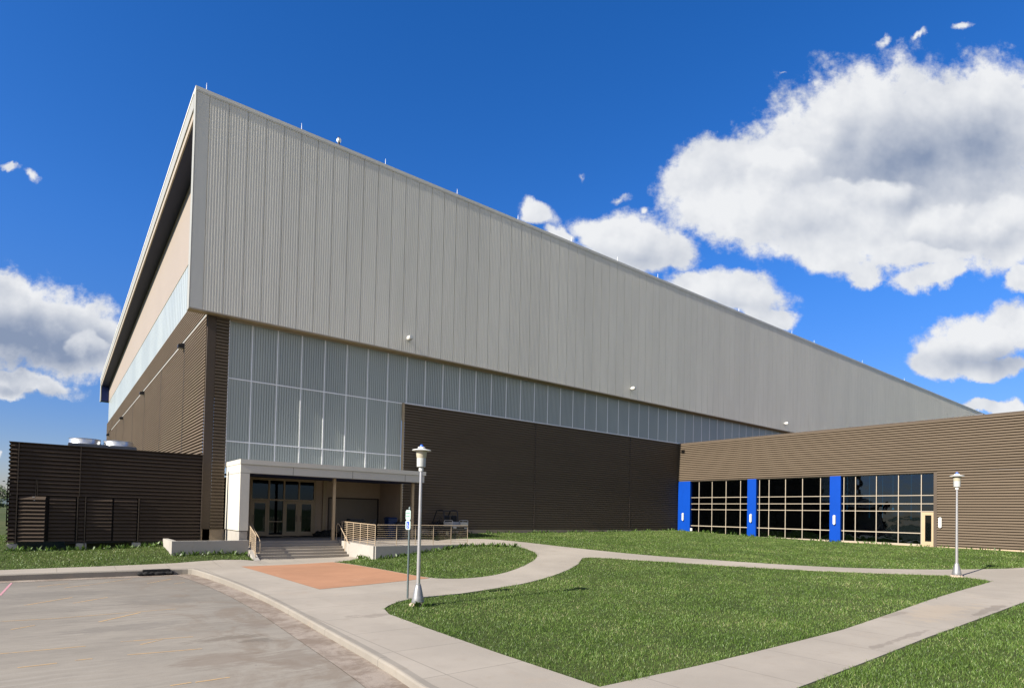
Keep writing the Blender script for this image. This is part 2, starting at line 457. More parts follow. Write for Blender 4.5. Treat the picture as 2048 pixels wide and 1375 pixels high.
# ------------------------------------------------------------------ light
SUN_EL, AZ = R(33), R(1.9)           # light travels toward +X and a little +Y
d = Vector((math.cos(SUN_EL) * math.cos(AZ), math.cos(SUN_EL) * math.sin(AZ), -math.sin(SUN_EL)))
sun = bpy.data.lights.new('sun', 'SUN'); sun.energy = 5.0; sun.angle = R(.53); sun.color = (1, .935, .83)
so = bpy.data.objects.new('sun', sun); COL.objects.link(so); so.location = (-30, -5, 40)
so.rotation_euler = d.to_track_quat('-Z', 'Y').to_euler()

CLOUDS = [(0.6379,0.6747,0.1952,0.1273,0,1),(0.7845,0.6866,0.1613,0.1103,0,1),(0.4834,0.6101,0.1613,0.0764,15,1),(0.3285,0.598,0.0934,0.0509,20,1),(0.381,0.5295,0.1188,0.0594,0,1),(0.5703,0.5075,0.2037,0.0764,0,1),(0.7849,0.5382,0.1867,0.1019,0,1),(0.5191,0.463,0.1103,0.0382,-8,1),(0.7078,0.4844,0.1613,0.0509,10,1),(0.5923,0.4256,0.0382,0.0238,0,1),(0.62,0.565,0.20,0.11,0,1.1),(0.7167,0.424,0.0679,0.0238,15,1),
(0.2016,0.4648,0.1061,0.0552,-5,1),(0.1412,0.4852,0.0509,0.034,0,1),(0.2661,0.4575,0.0509,0.0382,0,1),(0.0332,0.5176,0.0424,0.0238,-15,.9),(0.0726,0.4794,0.034,0.0187,-20,.9),(0.3742,0.3906,0.0976,0.0382,-5,1),(0.4345,0.3531,0.0509,0.0212,0,1),(0.3098,0.3979,0.0424,0.0255,0,1),
(0.7856,0.3133,0.1061,0.0467,8,1),(0.871,0.3323,0.0849,0.0467,0,1),(0.7259,0.2776,0.0637,0.0238,0,1),(0.8028,0.2621,0.1019,0.017,0,1),(0.8667,0.4186,0.0382,0.0272,20,1),(0.82,0.1938,0.0637,0.0136,0,1),
(0.6239,0.8413,0.033,0.018,20,.33),(0.6888,0.841,0.042,0.014,15,.33),(0.7623,0.8549,0.046,0.013,10,.38),(0.112,0.5802,0.026,0.024,40,.31),(0.1831,0.5469,0.042,0.017,15,.33),(0.2177,0.5303,0.024,0.022,0,.31),(0.4602,0.7717,0.032,0.010,25,.29),(0.5034,0.7638,0.036,0.013,25,.30),
(-0.8297,0.2956,0.1613,0.0806,-8,1),(-0.7535,0.3145,0.0976,0.0467,-15,1),(-0.7053,0.2811,0.0509,0.0509,0,1),(-0.8831,0.3462,0.0934,0.0424,-5,1),(-0.8258,0.1995,0.0934,0.0204,-5,1),(-0.8765,0.1873,0.0594,0.0153,0,.95),(-0.8752,0.5675,0.0382,0.0137,-8,.44),(-0.8387,0.5579,0.0262,0.0166,-30,.40),(-0.8719,0.0789,0.0136,0.0119,0,.45)]

SHADES = [(0.6555, 0.6138, 0.1952, 0.0934, 0, 1), (0.7932, 0.643, 0.1273, 0.1103, 0, 0.8), (0.5016, 0.4973, 0.1103, 0.0382, 0, 0.45), (0.785, 0.4948, 0.1358, 0.0424, 8, 0.7), (0.3803, 0.5904, 0.0679, 0.0255, 10, 0.3), (0.7942, 0.2748, 0.1273, 0.0272, 0, 0.8), (0.2106, 0.439, 0.0934, 0.0272, 0, 0.45), (0.3831, 0.3649, 0.0934, 0.0212, 0, 0.45), (-0.8287, 0.2699, 0.1698, 0.0594, -5, 1.0), (-0.7263, 0.2721, 0.0594, 0.034, 0, 0.8), (-0.8168, 0.1886, 0.0934, 0.0119, 0, 0.5)]

LOBES = [(0.565, 0.546, 0.130, 0.046, 4), (0.777, 0.517, 0.135, 0.044, 8), (0.68, 0.452, 0.13, 0.036, 6), (0.45, 0.60, 0.07, 0.035, 15), (-0.735, 0.268, 0.045, 0.026, -10), (0.79, 0.318, 0.10, 0.032, 8), (0.205, 0.475, 0.075, 0.032, -5)]

def make_world():
    w = bpy.data.worlds.new('World'); scene.world = w; w.use_nodes = True
    nt = NT(w.node_tree); bg = nt.n['Background']
    STR = 0.075
    bg.inputs['Strength'].default_value = STR
    sky = nt.node('ShaderNodeTexSky'); sky.sky_type = 'NISHITA'; sky.sun_disc = False
    sky.sun_elevation = SUN_EL; sky.sun_rotation = R(270 - 4); sky.altitude = 300; sky.air_density = 1.0
    sky.dust_density = .35; sky.ozone_density = 3.0
    hs = nt.node('ShaderNodeHueSaturation'); hs.inputs['Saturation'].default_value = 1.34; hs.inputs['Value'].default_value = .95
    nt.link(sky.outputs[0], hs.inputs['Color'])
    co = nt.node('ShaderNodeTexCoord').outputs['Generated']
    yaw = 0.664718651
    # sky-fixed tangent coordinates on the north-east half of the sky
    fw = (math.sin(yaw), math.cos(yaw), 0); rt = (math.cos(yaw), -math.sin(yaw), 0)
    wv = nt.vmath('DOT_PRODUCT', co, fw); uv = nt.vmath('DOT_PRODUCT', co, rt)
    sp = nt.node('ShaderNodeSeparateXYZ'); nt.link(co, sp.inputs[0])
    ws = nt.math('MAXIMUM', wv, .08)
    cb = nt.node('ShaderNodeCombineXYZ')
    nt.link(nt.math('DIVIDE', uv, ws), cb.inputs[0]); nt.link(nt.math('DIVIDE', sp.outputs[2], ws), cb.inputs[1])
    P = cb.outputs[0]
    # density group
    g = bpy.data.node_groups.new('cloud_density', 'ShaderNodeTree')
    g.interface.new_socket('P', in_out='INPUT', socket_type='NodeSocketVector')
    g.interface.new_socket('D', in_out='OUTPUT', socket_type='NodeSocketFloat')
    gt = NT(g); gi = gt.node('NodeGroupInput').outputs[0]; go = gt.node('NodeGroupOutput')
    def warp(vec, scale, amp, detail, off):
        q = gt.node('ShaderNodeTexNoise'); gt.link(gt.vmath('ADD', vec, off), q.inputs['Vector'])
        q.inputs['Scale'].default_value = scale; q.inputs['Detail'].default_value = detail; q.inputs['Roughness'].default_value = .6
        c = gt.vmath('SUBTRACT', q.outputs['Color'], (.5, .5, .5))
        return gt.vmath('ADD', vec, gt.vmath('SCALE', c, s=amp))
    pv = warp(gi, 7, .060, 2, (3.1, 1.7, 0))
    pv = warp(pv, 24, .034, 5, (8.1, 2.2, 0))
    def blobs(items, grow, blend):
        acc = None
        for (cu, cv, ru, rv, rot, wt) in items:
            mp = gt.node('ShaderNodeMapping', vector_type='TEXTURE')
            # chaining each cloud on the one before keeps the shader's working set small
            gt.link(pv if acc is None else gt.vmath('ADD', pv, gt.vmath('SCALE', (1e-7, 1e-7, 0), s=acc)), mp.inputs[0])
            mp.inputs[1].default_value = (cu, cv, 0); mp.inputs[2].default_value = (0, 0, R(rot)); mp.inputs[3].default_value = (ru * grow, rv * grow, 1)
            val = gt.math('SUBTRACT', wt, gt.vmath('LENGTH', mp.outputs[0]))
            acc = val if acc is None else gt.math('SMOOTH_MAX', acc, val, blend)
        return acc
    D = blobs(CLOUDS, 1.16, .12)
    f1 = gt.noise(gi, 14, 7, .64); f2 = gt.noise(gi, 60, 4, .62)
    D = gt.math('ADD', D, gt.math('MULTIPLY', gt.math('SUBTRACT', f1, .5), 1.15))
    D = gt.math('ADD', D, gt.math('MULTIPLY', gt.math('SUBTRACT', f2, .5), .30))
    gt.link(D, go.inputs[0])
    q = nt.node('ShaderNodeGroup'); q.node_tree = g; nt.link(P, q.inputs[0]); D1 = q.outputs[0]
    r1 = nt.noise(P, 9, 4, .55); r2 = nt.noise(nt.vmath('ADD', P, (-.020, .028, 0)), 9, 4, .55)
    # thick, self-shaded bellies
    acc = None
    for (cu, cv, ru, rv, rot, wt) in SHADES:
        mp = nt.node('ShaderNodeMapping', vector_type='TEXTURE')
        nt.link(P if acc is None else nt.vmath('ADD', P, nt.vmath('SCALE', (1e-7, 1e-7, 0), s=acc)), mp.inputs[0])
        mp.inputs[1].default_value = (cu, cv, 0); mp.inputs[2].default_value = (0, 0, R(rot)); mp.inputs[3].default_value = (ru * 1.25, rv * 1.25, 1)
        val = nt.math('MULTIPLY', nt.math('SUBTRACT', 1.0, nt.vmath('LENGTH', mp.outputs[0])), wt)
        acc = val if acc is None else nt.math('SMOOTH_MAX', acc, val, .25)
    alpha = nt.smooth(D1, -.04, .36)
    alpha = nt.math('MULTIPLY', alpha, nt.smooth(wv, .12, .3))
    lit = nt.math('MULTIPLY', nt.math('SUBTRACT', r1, r2), 1.0)
    big = nt.noise(P, 5, 4, .5)
    belly = nt.smooth(nt.math('ADD', acc, nt.math('MULTIPLY', nt.math('SUBTRACT', big, .5), .45)), -.10, .85)
    # sunlit lobes standing in front of the shaded belly
    wq = nt.node('ShaderNodeTexNoise'); nt.link(P, wq.inputs['Vector']); wq.inputs['Scale'].default_value = 10; wq.inputs['Detail'].default_value = 5
    pw = nt.vmath('ADD', P, nt.vmath('SCALE', nt.vmath('SUBTRACT', wq.outputs['Color'], (.5, .5, .5)), s=.10))
    lob = None
    for (cu, cv, ru, rv, rot) in LOBES:
        mp = nt.node('ShaderNodeMapping', vector_type='TEXTURE')
        nt.link(pw if lob is None else nt.vmath('ADD', pw, nt.vmath('SCALE', (1e-7, 1e-7, 0), s=lob)), mp.inputs[0])
        mp.inputs[1].default_value = (cu, cv, 0); mp.inputs[2].default_value = (0, 0, R(rot)); mp.inputs[3].default_value = (ru, rv, 1)
        # sharp lit rim on top, fading downward
        sy_ = nt.node('ShaderNodeSeparateXYZ'); nt.link(mp.outputs[0], sy_.inputs[0])
        ln = nt.vmath('LENGTH', mp.outputs[0])
        val = nt.math('MULTIPLY', nt.smooth(ln, 1.0, .72), nt.smooth(sy_.outputs[1], -.75, .35))
        lob = val if lob is None else nt.math('MAXIMUM', lob, val)
    belly = nt.math('MULTIPLY', belly, nt.math('SUBTRACT', 1.0, nt.math('MULTIPLY', lob, .92)))
    t = nt.math('ADD', nt.math('SUBTRACT', .93, nt.math('MULTIPLY', belly, .74)), lit)
    # western bank of cloud is greyer
    sx = nt.node('ShaderNodeSeparateXYZ'); nt.link(P, sx.inputs[0])
    t = nt.math('SUBTRACT', t, nt.math('MULTIPLY', nt.smooth(sx.outputs[0], -.6, -.75), nt.smooth(D1, .2, .8, 0, .26)), clamp=True)
    k = 1.0 / (STR * 2 ** EXPO)
    white = tuple(c * k for c in (.86, .875, .90)); grey = tuple(c * k for c in (.25, .315, .455))
    t = nt.math('SUBTRACT', t, nt.smooth(D1, .35, .05, 0, .16), clamp=True)
    cc = nt.mix(t, grey, white)
    # polarised look: a little more blue, less glare low down
    low = nt.smooth(sp.outputs[2], -.02, .42, .56, 1.0)
    skyc = nt.vmath('SCALE', nt.vmath('MULTIPLY', hs.outputs[0], (1.0, .94, 1.24)), s=low)
    col = nt.mix(alpha, skyc, cc)
    # unseen scattered cloud added behind the camera as warm fill for the front facade
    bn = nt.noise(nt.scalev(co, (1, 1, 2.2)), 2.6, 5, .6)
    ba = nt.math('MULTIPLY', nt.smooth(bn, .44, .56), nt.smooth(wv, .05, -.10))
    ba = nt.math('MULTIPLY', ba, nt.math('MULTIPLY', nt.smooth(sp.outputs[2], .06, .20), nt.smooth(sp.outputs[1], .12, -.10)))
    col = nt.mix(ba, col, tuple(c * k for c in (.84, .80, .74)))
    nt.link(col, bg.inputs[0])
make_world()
scene.view_settings.view_transform = 'Standard'; scene.view_settings.look = 'None'
scene.view_settings.exposure = EXPO; scene.view_settings.gamma = 1

# ------------------------------------------------------------------ terrain
CP = np.array([[4.7,0,0],[4.7,5,0],[4.7,10,0],[4.7,16,0],[4.7,22,.03],[4.7,27,.08],[8,8,0],[8,14.5,0],[8,20,.03],[8,26,.1],[12,20,.07],[8,29.5,.14],[12.4,29.4,.15],[10,28,.12],
[0,27,.08],[-6,27,.08],[-12,27,.08],[4.7,-5,0],[10,0,0],[10,5,0],[16,4.5,.05],[25,4.7,.2],[30,6.7,.28],[30.8,8.1,.32],[36,8,.5],[45.6,8.8,.98],[45.6,13.4,1.02],[45.6,20,1.05],[45.6,26,1.18],[45.6,33,1.4],
[36,33.4,1.3],[27,33.4,1.22],[20,33.4,1.1],[18.6,28,.86],[18.3,26.4,.83],[12.8,26.4,.26],[15.5,26.3,.55],[14.5,22,.2],[19,22,.45],[22,22,.55],[30,18,.6],
[-1.5,28.9,.16],[4.5,28.9,.16],[5,30.2,.44],[7.3,30.2,.42],[1.5,33,.6],[-2,33,.6],[-8,33,.6],[-15,34,.6],[45.6,2,.7],[30,0,.2],[20,-2,.05],[45.6,-5,.6]], float)
def _U(r2): return 0.5 * r2 * np.log(r2 + 1e-12)
_n = len(CP)
_K = _U(((CP[:, None, :2] - CP[None, :, :2]) ** 2).sum(-1)) + np.eye(_n) * .3
_P = np.c_[np.ones(_n), CP[:, :2]]
_W = np.linalg.solve(np.block([[_K, _P], [_P.T, np.zeros((3, 3))]]), np.r_[CP[:, 2], 0, 0, 0])
def H(x, y):
    x = np.asarray(x, float); y = np.asarray(y, float)
    xc = np.clip(x, -16, 47); yc = np.clip(y, -8, 36)
    r2 = (xc[..., None] - CP[:, 0]) ** 2 + (yc[..., None] - CP[:, 1]) ** 2
    z = _U(r2) @ _W[:_n] + _W[_n] + _W[_n + 1] * xc + _W[_n + 2] * yc
    dist = np.hypot(x - xc, y - yc)
    k = np.clip(1 - dist / 25, 0, 1)
    return z * k + .35 * (1 - k)

def inside(px, py, poly):
    px = np.asarray(px); py = np.asarray(py); r = np.zeros(px.shape, bool)
    n = len(poly); j = n - 1
    for i in range(n):
        xi, yi = poly[i]; xj, yj = poly[j]
        c = ((yi > py) != (yj > py)) & (px < (xj - xi) * (py - yi) / ((yj - yi) or 1e-12) + xi)
        r ^= c; j = i
    return r

def chaikin(pts, closed=False, it=2):
    for _ in range(it):
        out = []
        n = len(pts)
        if not closed: out.append(pts[0])
        for i in range(n if closed else n - 1):
            a = pts[i]; b = pts[(i + 1) % n]
            out.append((a[0] * .75 + b[0] * .25, a[1] * .75 + b[1] * .25)); out.append((a[0] * .25 + b[0] * .75, a[1] * .25 + b[1] * .75))
        if not closed: out.append(pts[-1])
        pts = out
    return pts

def densify(poly, step=1.0):
    out = []
    for i in range(len(poly)):
        a = poly[i]; b = poly[(i + 1) % len(poly)]
        n = max(1, int(math.hypot(b[0] - a[0], b[1] - a[1]) / step))
        for k in range(n):
            out.append((a[0] + (b[0] - a[0]) * k / n, a[1] + (b[1] - a[1]) * k / n))
    return out

def drape(name, poly, holes, off, skirt, m, step=.8):
    loops = [densify(poly, step)] + [densify(h, step) for h in holes]
    vs = []; es = []
    for lp in loops:
        n0 = len(vs); vs += lp
        es += [(n0 + i, n0 + (i + 1) % len(lp)) for i in range(len(lp))]
    nb = len(vs)
    xs = [p[0] for p in poly]; ys = [p[1] for p in poly]
    gx, gy = np.meshgrid(np.arange(min(xs), max(xs), step), np.arange(min(ys), max(ys), step))
    gx = gx.ravel() + .013; gy = gy.ravel() + .017
    ok = inside(gx, gy, poly)
    for h in holes: ok &= ~inside(gx, gy, h)
    vs += list(zip(gx[ok].tolist(), gy[ok].tolist()))
    res = delaunay_2d_cdt([Vector(p) for p in vs], es, [], 0, 1e-5)
    V = np.array([(p.x, p.y) for p in res[0]]); F = np.array([list(f) for f in res[2]])
    cen = V[F].mean(1)
    ok = inside(cen[:, 0], cen[:, 1], poly)
    for h in holes: ok &= ~inside(cen[:, 0], cen[:, 1], h)
    F = F[ok]; Z = H(V[:, 0], V[:, 1]) + off
    mb = MB(); mb.v = [(a, b, c) for (a, b), c in zip(V.tolist(), Z.tolist())]; mb.f = [tuple(f) for f in F.tolist()]
    if skirt:
        for lp in loops:
            for i in range(len(lp)):
                a = lp[i]; b = lp[(i + 1) % len(lp)]
                za = float(H(a[0], a[1])) + off; zb = float(H(b[0], b[1])) + off
                mb.quad((a[0], a[1], za), (b[0], b[1], zb), (b[0], b[1], zb - skirt), (a[0], a[1], za - skirt))
    return mb.build(name, m)

TRI = chaikin([(7.05,14.4),(7.5,14.95),(8.2,15.5),(8.9,15.72),(10.0,15.75),(11.55,16.1),(14.24,16.86),(17.51,18.48),(19.5,19.75)], it=1) + \
      chaikin([(20.98,21.0),(21.5,21.1),(22.2,20.7),(23.4,18.9),(24.47,17.1),(25.67,14.73),(27.4,12.0),(29.25,9.9),(30.9,8.3)], it=1) + \
      [(30.5,7.2),(29.9,6.75),(21.65,6.5),(14.72,6.1),(8.95,6.12),(6.62,6.2),(6.62,8.7),(6.70,11.7),(6.8,13.6)]
INNER_EDGE = chaikin([(10.6,26.95),(11.3,21.6),(11.55,19.75),(12.05,19.15),(13.0,18.92),(14.2,19.15),(15.7,19.85),(18.15,21.4),(19.5,22.6),(20.15,23.9),(20.3,25.2),(19.6,26.2),(18.6,26.6)], it=2)
BACK_EDGE = chaikin([(17.45,31.05),(19.0,30.7),(20.3,30.2),(21.3,29.0),(21.9,27.2),(22.64,25.31),(23.99,22.63),(25.2,19.9),(26.2,18.1),(27.4,15.5),(29.15,12.5),(31.3,10.5),(33.3,9.0),(36.9,7.0),(44.5,4.9)], it=1)
FG_TOP = [(44.5,4.66),(24,4.62),(15.4,4.62),(9.2,4.45),(6.62,4.42)]
KERB = [(4.42,-8),(4.42,7.7),(4.6,9.3),(4.78,12.57),(4.95,15.5),(5.04,18.0),(5.04,20.5),(4.95,23.0),(4.80,25.2),(4.66,26.5),(4.58,26.9),(4.2,27.0),(3.6,27.04),(1.5,27.1),(-1.3,27.15),(-16,27.2)]
KERB = [KERB[0]] + chaikin(KERB[1:], it=1)
def offset_line(L, dd):
    out = []
    for i in range(len(L)):
        a = L[max(i - 1, 0)]; b = L[min(i + 1, len(L) - 1)]
        tx, ty = b[0] - a[0], b[1] - a[1]; n = math.hypot(tx, ty)
        out.append((L[i][0] + ty / n * dd, L[i][1] - tx / n * dd))
    return out
KB = offset_line(KERB, .17)
SLAB = KB + [(-16,28.5),(-1.4,28.45),(1.6,28.52),(4.3,28.85),(7.1,29.05),(7.5,29.0),(7.75,29.2),(7.85,29.75),(12.45,29.75),(12.5,28.3),(11.5,27.3)] + INNER_EDGE + \
       [(18.05,26.72),(18.05,28.5),(18.0,30.95)] + BACK_EDGE[1:] + FG_TOP + [(6.62,-8)]
struct(drape('sidewalk', SLAB, [TRI], .02, .25, M['concrete']))
struct(drape('plaza_paving', [(6.5,26.96),(10.5,26.93),(11.5,19.68),(6.92,18.8)], [], .026, 0, M['terracotta']))

# ground sheet
def ground():
    xs = np.r_[-4000,-1500,-600,-250,-120,-60,-35,-25, np.arange(-20, 50.01, .5), 60,90,150,300,600,1500,4000]
    ys = np.r_[-4000,-1500,-600,-250,-100,-40,-20, np.arange(-10, 40.01, .5), 45,52,60,75,90,110,140,200,300,500,900,1800,4000]
    X, Y = np.meshgrid(xs, ys); Z = H(X, Y)
    lot = (X > -60) & (X < 5.1) & (Y < 27.15) & (Y > -41); Z[lot] = -.35
    dk = (X > 8.3) & (X < 17.6) & (Y > 31.2) & (Y < 37); Z[dk] = np.minimum(Z[dk], .2)
    dk = (X > 12.9) & (X < 17.8) & (Y > 27.1) & (Y < 37); Z[dk] = np.minimum(Z[dk], .2)
    st = (X > 7.6) & (X < 12.6) & (Y > 29.4) & (Y < 32); Z[st] = np.minimum(Z[st], .1)
    mb = MB(); mb.v = np.c_[X.ravel(), Y.ravel(), Z.ravel()].tolist()
    nx = len(xs)
    mb.f = [(j * nx + i, j * nx + i + 1, (j + 1) * nx + i + 1, (j + 1) * nx + i) for j in range(len(ys) - 1) for i in range(nx - 1)]
    o = mb.build('ground', M['soil'], smooth=True); struct(o)
ground()

# car park, gutter, kerb, markings
LOTZ = -.13
mb = MB()
GUT = [(p[0] - .60, p[1]) for p in KERB if p[1] < 26.2 and p[0] > 4] + [(4.02, 26.42), (3.6, 26.46), (1.5, 26.5), (-1.3, 26.55), (-16, 26.6)]
lot_poly = GUT + [(-60, 26.6), (-60, -40), (3.8, -40)]
def flat(name, poly, z, m):
    vs = densify(poly, 3.0); res = delaunay_2d_cdt([Vector(p) for p in vs], [(i, (i + 1) % len(vs)) for i in range(len(vs))], [], 0, 1e-5)
    V = np.array([(p.x, p.y) for p in res[0]]); F = np.array([list(f) for f in res[2]]); c = V[F].mean(1)
    F = F[inside(c[:, 0], c[:, 1], poly)]
    mb = MB(); mb.v = [(x, y, z) for x, y in V.tolist()]; mb.f = [tuple(f) for f in F.tolist()]
    return struct(mb.build(name, m))
flat('parking_lot', lot_poly, LOTZ, M['asphalt'])
flat('gutter', KERB + GUT[::-1], LOTZ + .006, M['gutter'])
mb = MB()
K0 = densify(KERB, .8)[:-1]
# keep open polyline (densify closes it): cut the closing edge
K0 = [p for p in K0 if True]
cut = next((i for i, p in enumerate(K0) if p[0] < -15.9), len(K0) - 1)
K0 = K0[:cut + 1]
K1 = offset_line(K0, .025); K2 = offset_line(K0, .05); K3 = offset_line(K0, .17)
for i in range(len(K0) - 1):
    def zt(p): return float(H(p[0], p[1])) + .024
    for A, B, da, db in ((K0, K0, None, -.035), (K0, K1, -.035, -.008), (K1, K2, -.008, 0), (K2, K3, 0, 0)):
        p, q, s, t = A[i], A[i + 1], B[i + 1], B[i]
        za = LOTZ - .05 if da is None else zt(p) + da; zb = LOTZ - .05 if da is None else zt(q) + da
        mb.quad((p[0], p[1], za), (q[0], q[1], zb), (s[0], s[1], zt(s) + db), (t[0], t[1], zt(t) + db))
struct(mb.build('kerb', M['kerb_concrete'], smooth=True))

SEG = [((-0.46,20.5),(0.61,21.64)),((0.58,20.34),(1.43,21.17)),((-0.24,24.9),(0.58,25.49)),((0.44,24.21),(1.23,24.8)),((0.98,16.81),(1.91,17.78)),((-0.82,17.98),(0.14,17.83)),((-0.63,14.13),(0.63,14.06)),((-0.34,12.79),(0.18,12.81)),((0.43,12.87),(0.68,12.86)),((1.2,12.85),(2.4,12.66)),((1.49,13.67),(1.9,13.96)),((-0.58,16.71),(-0.18,17.05)),((1.87,10.29),(2.37,10.3)),((1.53,10.3),(1.82,10.32)),((1.2,14.16),(2.46,13.93)),((2.79,24.33),(3.69,25.42)),((3.53,23.79),(3.92,24.11)),((0.14,17.83),(2.74,17.98)),((1.23,24.8),(2.5,26.19))]
def paint(mb, a, b, w):
    a = Vector((*a, 0)); b = Vector((*b, 0)); t = (b - a).normalized(); n = Vector((-t.y, t.x, 0)) * w / 2
    z = Vector((0, 0, LOTZ + .004)); k = max(2, int((b - a).length / .25))
    for i in range(k):
        p = a + (b - a) * i / k; q = a + (b - a) * (i + 1) / k
        mb.quad(p - n + z, q - n + z, q + n + z, p + n + z)
mb = MB()
for i, (a, b) in enumerate(SEG): paint(mb, a, b, .05 if i < 5 else .035)
struct(mb.build('painted_markings', M['paint_yellow']))
mb = MB(); paint(mb, (-1.08, 23.0), (-.95, 26.45), .06); struct(mb.build('pink_marking', M['paint_pink']))

# ------------------------------------------------------------------ siding generators
def ribs_h(mb, axis, plane, out, a0, a1, z0, z1, pitch=.168, depth=.09, g=.50):
    n = max(1, round((z1 - z0) / pitch)); p = (z1 - z0) / n
    prof = []
    for i in range(n):
        z = z0 + i * p
        prof += [(plane, z), (plane, z + p * g * .85), (plane + out * depth, z + p * g), (plane + out * depth, z + p * .97)]
    prof.append((plane, z1))
    mb.strip(prof, axis, a0, a1)

def ribs_v(mb, axis, plane, out, a0, a1, z0, z1, pitch=.1, depth=.035, g=.5):
    n = max(1, round((a1 - a0) / pitch)); p = (a1 - a0) / n
    prof = []
    for i in range(n):
        a = a0 + i * p
        for fr, o in ((0, 0), (g * .8, 0), (g, depth), (.82, depth), (1.0, 0)):
            if fr == 1.0 and i < n - 1: continue
            q = a + p * fr; u = plane + out * depth * (o > 0)
            prof.append((q, u) if axis == 'x' else (u, q))
    mb.vstrip(prof, z0, z1)

def seams_v(mb, axis, plane, out, a0, a1, z0, z1, pitch=.1325, w=.030, depth=.035):
    """flat panels with narrow recessed seams"""
    n = max(1, round((a1 - a0) / pitch)); p = (a1 - a0) / n
    prof = []
    for i in range(n):
        a = a0 + i * p
        for q, o in ((a, 0), (a + w, 0), (a + w, depth), (a + p, depth)):
            u = plane + out * o
            prof.append((q, u) if axis == 'x' else (u, q))
    mb.vstrip(prof, z0, z1)

def louvers(mb, axis, plane, out, a0, a1, z0, z1, pitch=.168, depth=.12):
    n = max(1, round((z1 - z0) / pitch)); p = (z1 - z0) / n
    prof = []
    for i in range(n):
        z = z0 + i * p
        prof += [(plane, z), (plane + out * depth, z + .012), (plane + out * depth, z + .03), (plane, z + p * .9)]
    prof.append((plane, z1))
    mb.strip(prof, axis, a0, a1)

# ------------------------------------------------------------------ main building
FY, PY, LX, PX = 33.45, 32.95, 6.11, 5.12
XE = 145.0
zr = lambda y: 23.72 - .0464 * (y - PY)
fh = thing('field_house', 'huge grey and brown metal-clad sports hall with a sharp overhanging corner and sloping roof', 'building', (LX, FY, .9))
mb = MB()
prof = [(PX + .03, PY + .01), (PX + .62, PY + .01)]
x = PX + .62
while x < XE - 1:
    prof += [(x, PY + .06), (x + .020, PY + .06)]
    for k in range(7):
        q = x + .020 + k * .13
        prof += [(q + .016, PY + .005), (q + .066, PY + .005), (q + .082, PY + .021), (q + .13, PY + .021)]
    x += .93
mb.vstrip(prof, 12.56, 23.5)
mb.build('upper_siding', M['grey_siding'], fh)
mb = MB(); mb.box(PX - .01, XE, PY - .012, PY + .5, 23.50, 23.56); mb.box(PX - .02, XE, PY - .02, PY + .52, 23.565, 23.74)
mb.build('coping', M['grey_siding'], fh)
mb = MB(); mb.box(PX, XE, PY - .015, PY + .03, 12.49, 12.555)
mb.build('bottom_flashing', M['cream_trim'], fh)
mb = MB(); mb.quad((PX + .01, PY + .02, 12.50), (XE, PY + .02, 12.50), (XE, FY + .1, 12.50), (PX + .01, FY + .1, 12.50))
mb.build('soffit', M['tan_metal'], fh)
# corner return and sloping roof edge, both pale
mb = MB()
mb.quad((PX, PY - .012, 12.49), (PX, PY + .52, 12.49), (PX, PY + .52, 23.5), (PX, PY - .012, 23.5))
mb.quad((PX, PY - .012, 12.49), (PX, PY - .012, 23.5), (PX + .035, PY - .012, 23.5), (PX + .035, PY - .012, 12.49))
mb.quad((PX, PY + .52, 12.49), (PX, PY + .52, 23.5), (PX + .99, PY + .52, 23.0), (PX + .99, PY + .52, 12.49))
mb.build('corner_return', M['trim_white'], fh)
YF = 102.5
mb = MB()
def slope_box(mb, x0, x1, y0, y1, t0, t1):
    n = len(mb.v)
    for (x, y, t) in ((x0,y0,t1),(x1,y0,t1),(x1,y1,t1),(x0,y1,t1),(x0,y0,t0),(x1,y0,t0),(x1,y1,t0),(x0,y1,t0)):
        mb.v.append((x, y, zr(y) - t))
    for q in ((0,3,2,1),(4,5,6,7),(0,1,5,4),(1,2,6,5),(2,3,7,6),(3,0,4,7)): mb.f.append(tuple(n + k for k in q))
slope_box(mb, PX - .005, PX + .12, PY + .53, YF, .10, .82)
mb.build('fascia', M['trim_white'], fh)
mb = MB(); slope_box(mb, PX + .05, PX + .12, PY + .53, YF, .825, 1.2); mb.build('fascia_lip', M['cream_trim'], fh)
mb = MB(); slope_box(mb, PX - .03, PX + .16, PY + .53, YF + .02, -.03, .095); mb.build('roof_edge', M['grey_siding'], fh)
mb = MB(); slope_box(mb, PX + .17, XE, PY + .53, YF, .05, .35); mb.build('roof', M['roof_grey'], fh)
mb = MB(); mb.quad((PX + .125, PY + .525, zr(PY) - 1.2), (LX + .3, PY + .525, zr(PY) - 1.2), (LX + .3, YF, zr(YF) - 1.2), (PX + .125, YF, zr(YF) - 1.2))
mb.build('eave_soffit', M['soffit_navy'], fh)
mb = MB(); mb.box(PX + .1, LX + .2, 101.0, 102.45, 17.3, zr(102.45) - 1.19); mb.build('far_fin', M['deep_blue'], fh)
mb = MB(); mb.box(PX, PX + .095, 100.95, 102.47, 17.25, zr(102.45) - .9); mb.build('far_fin_edge', M['trim_white'], fh)
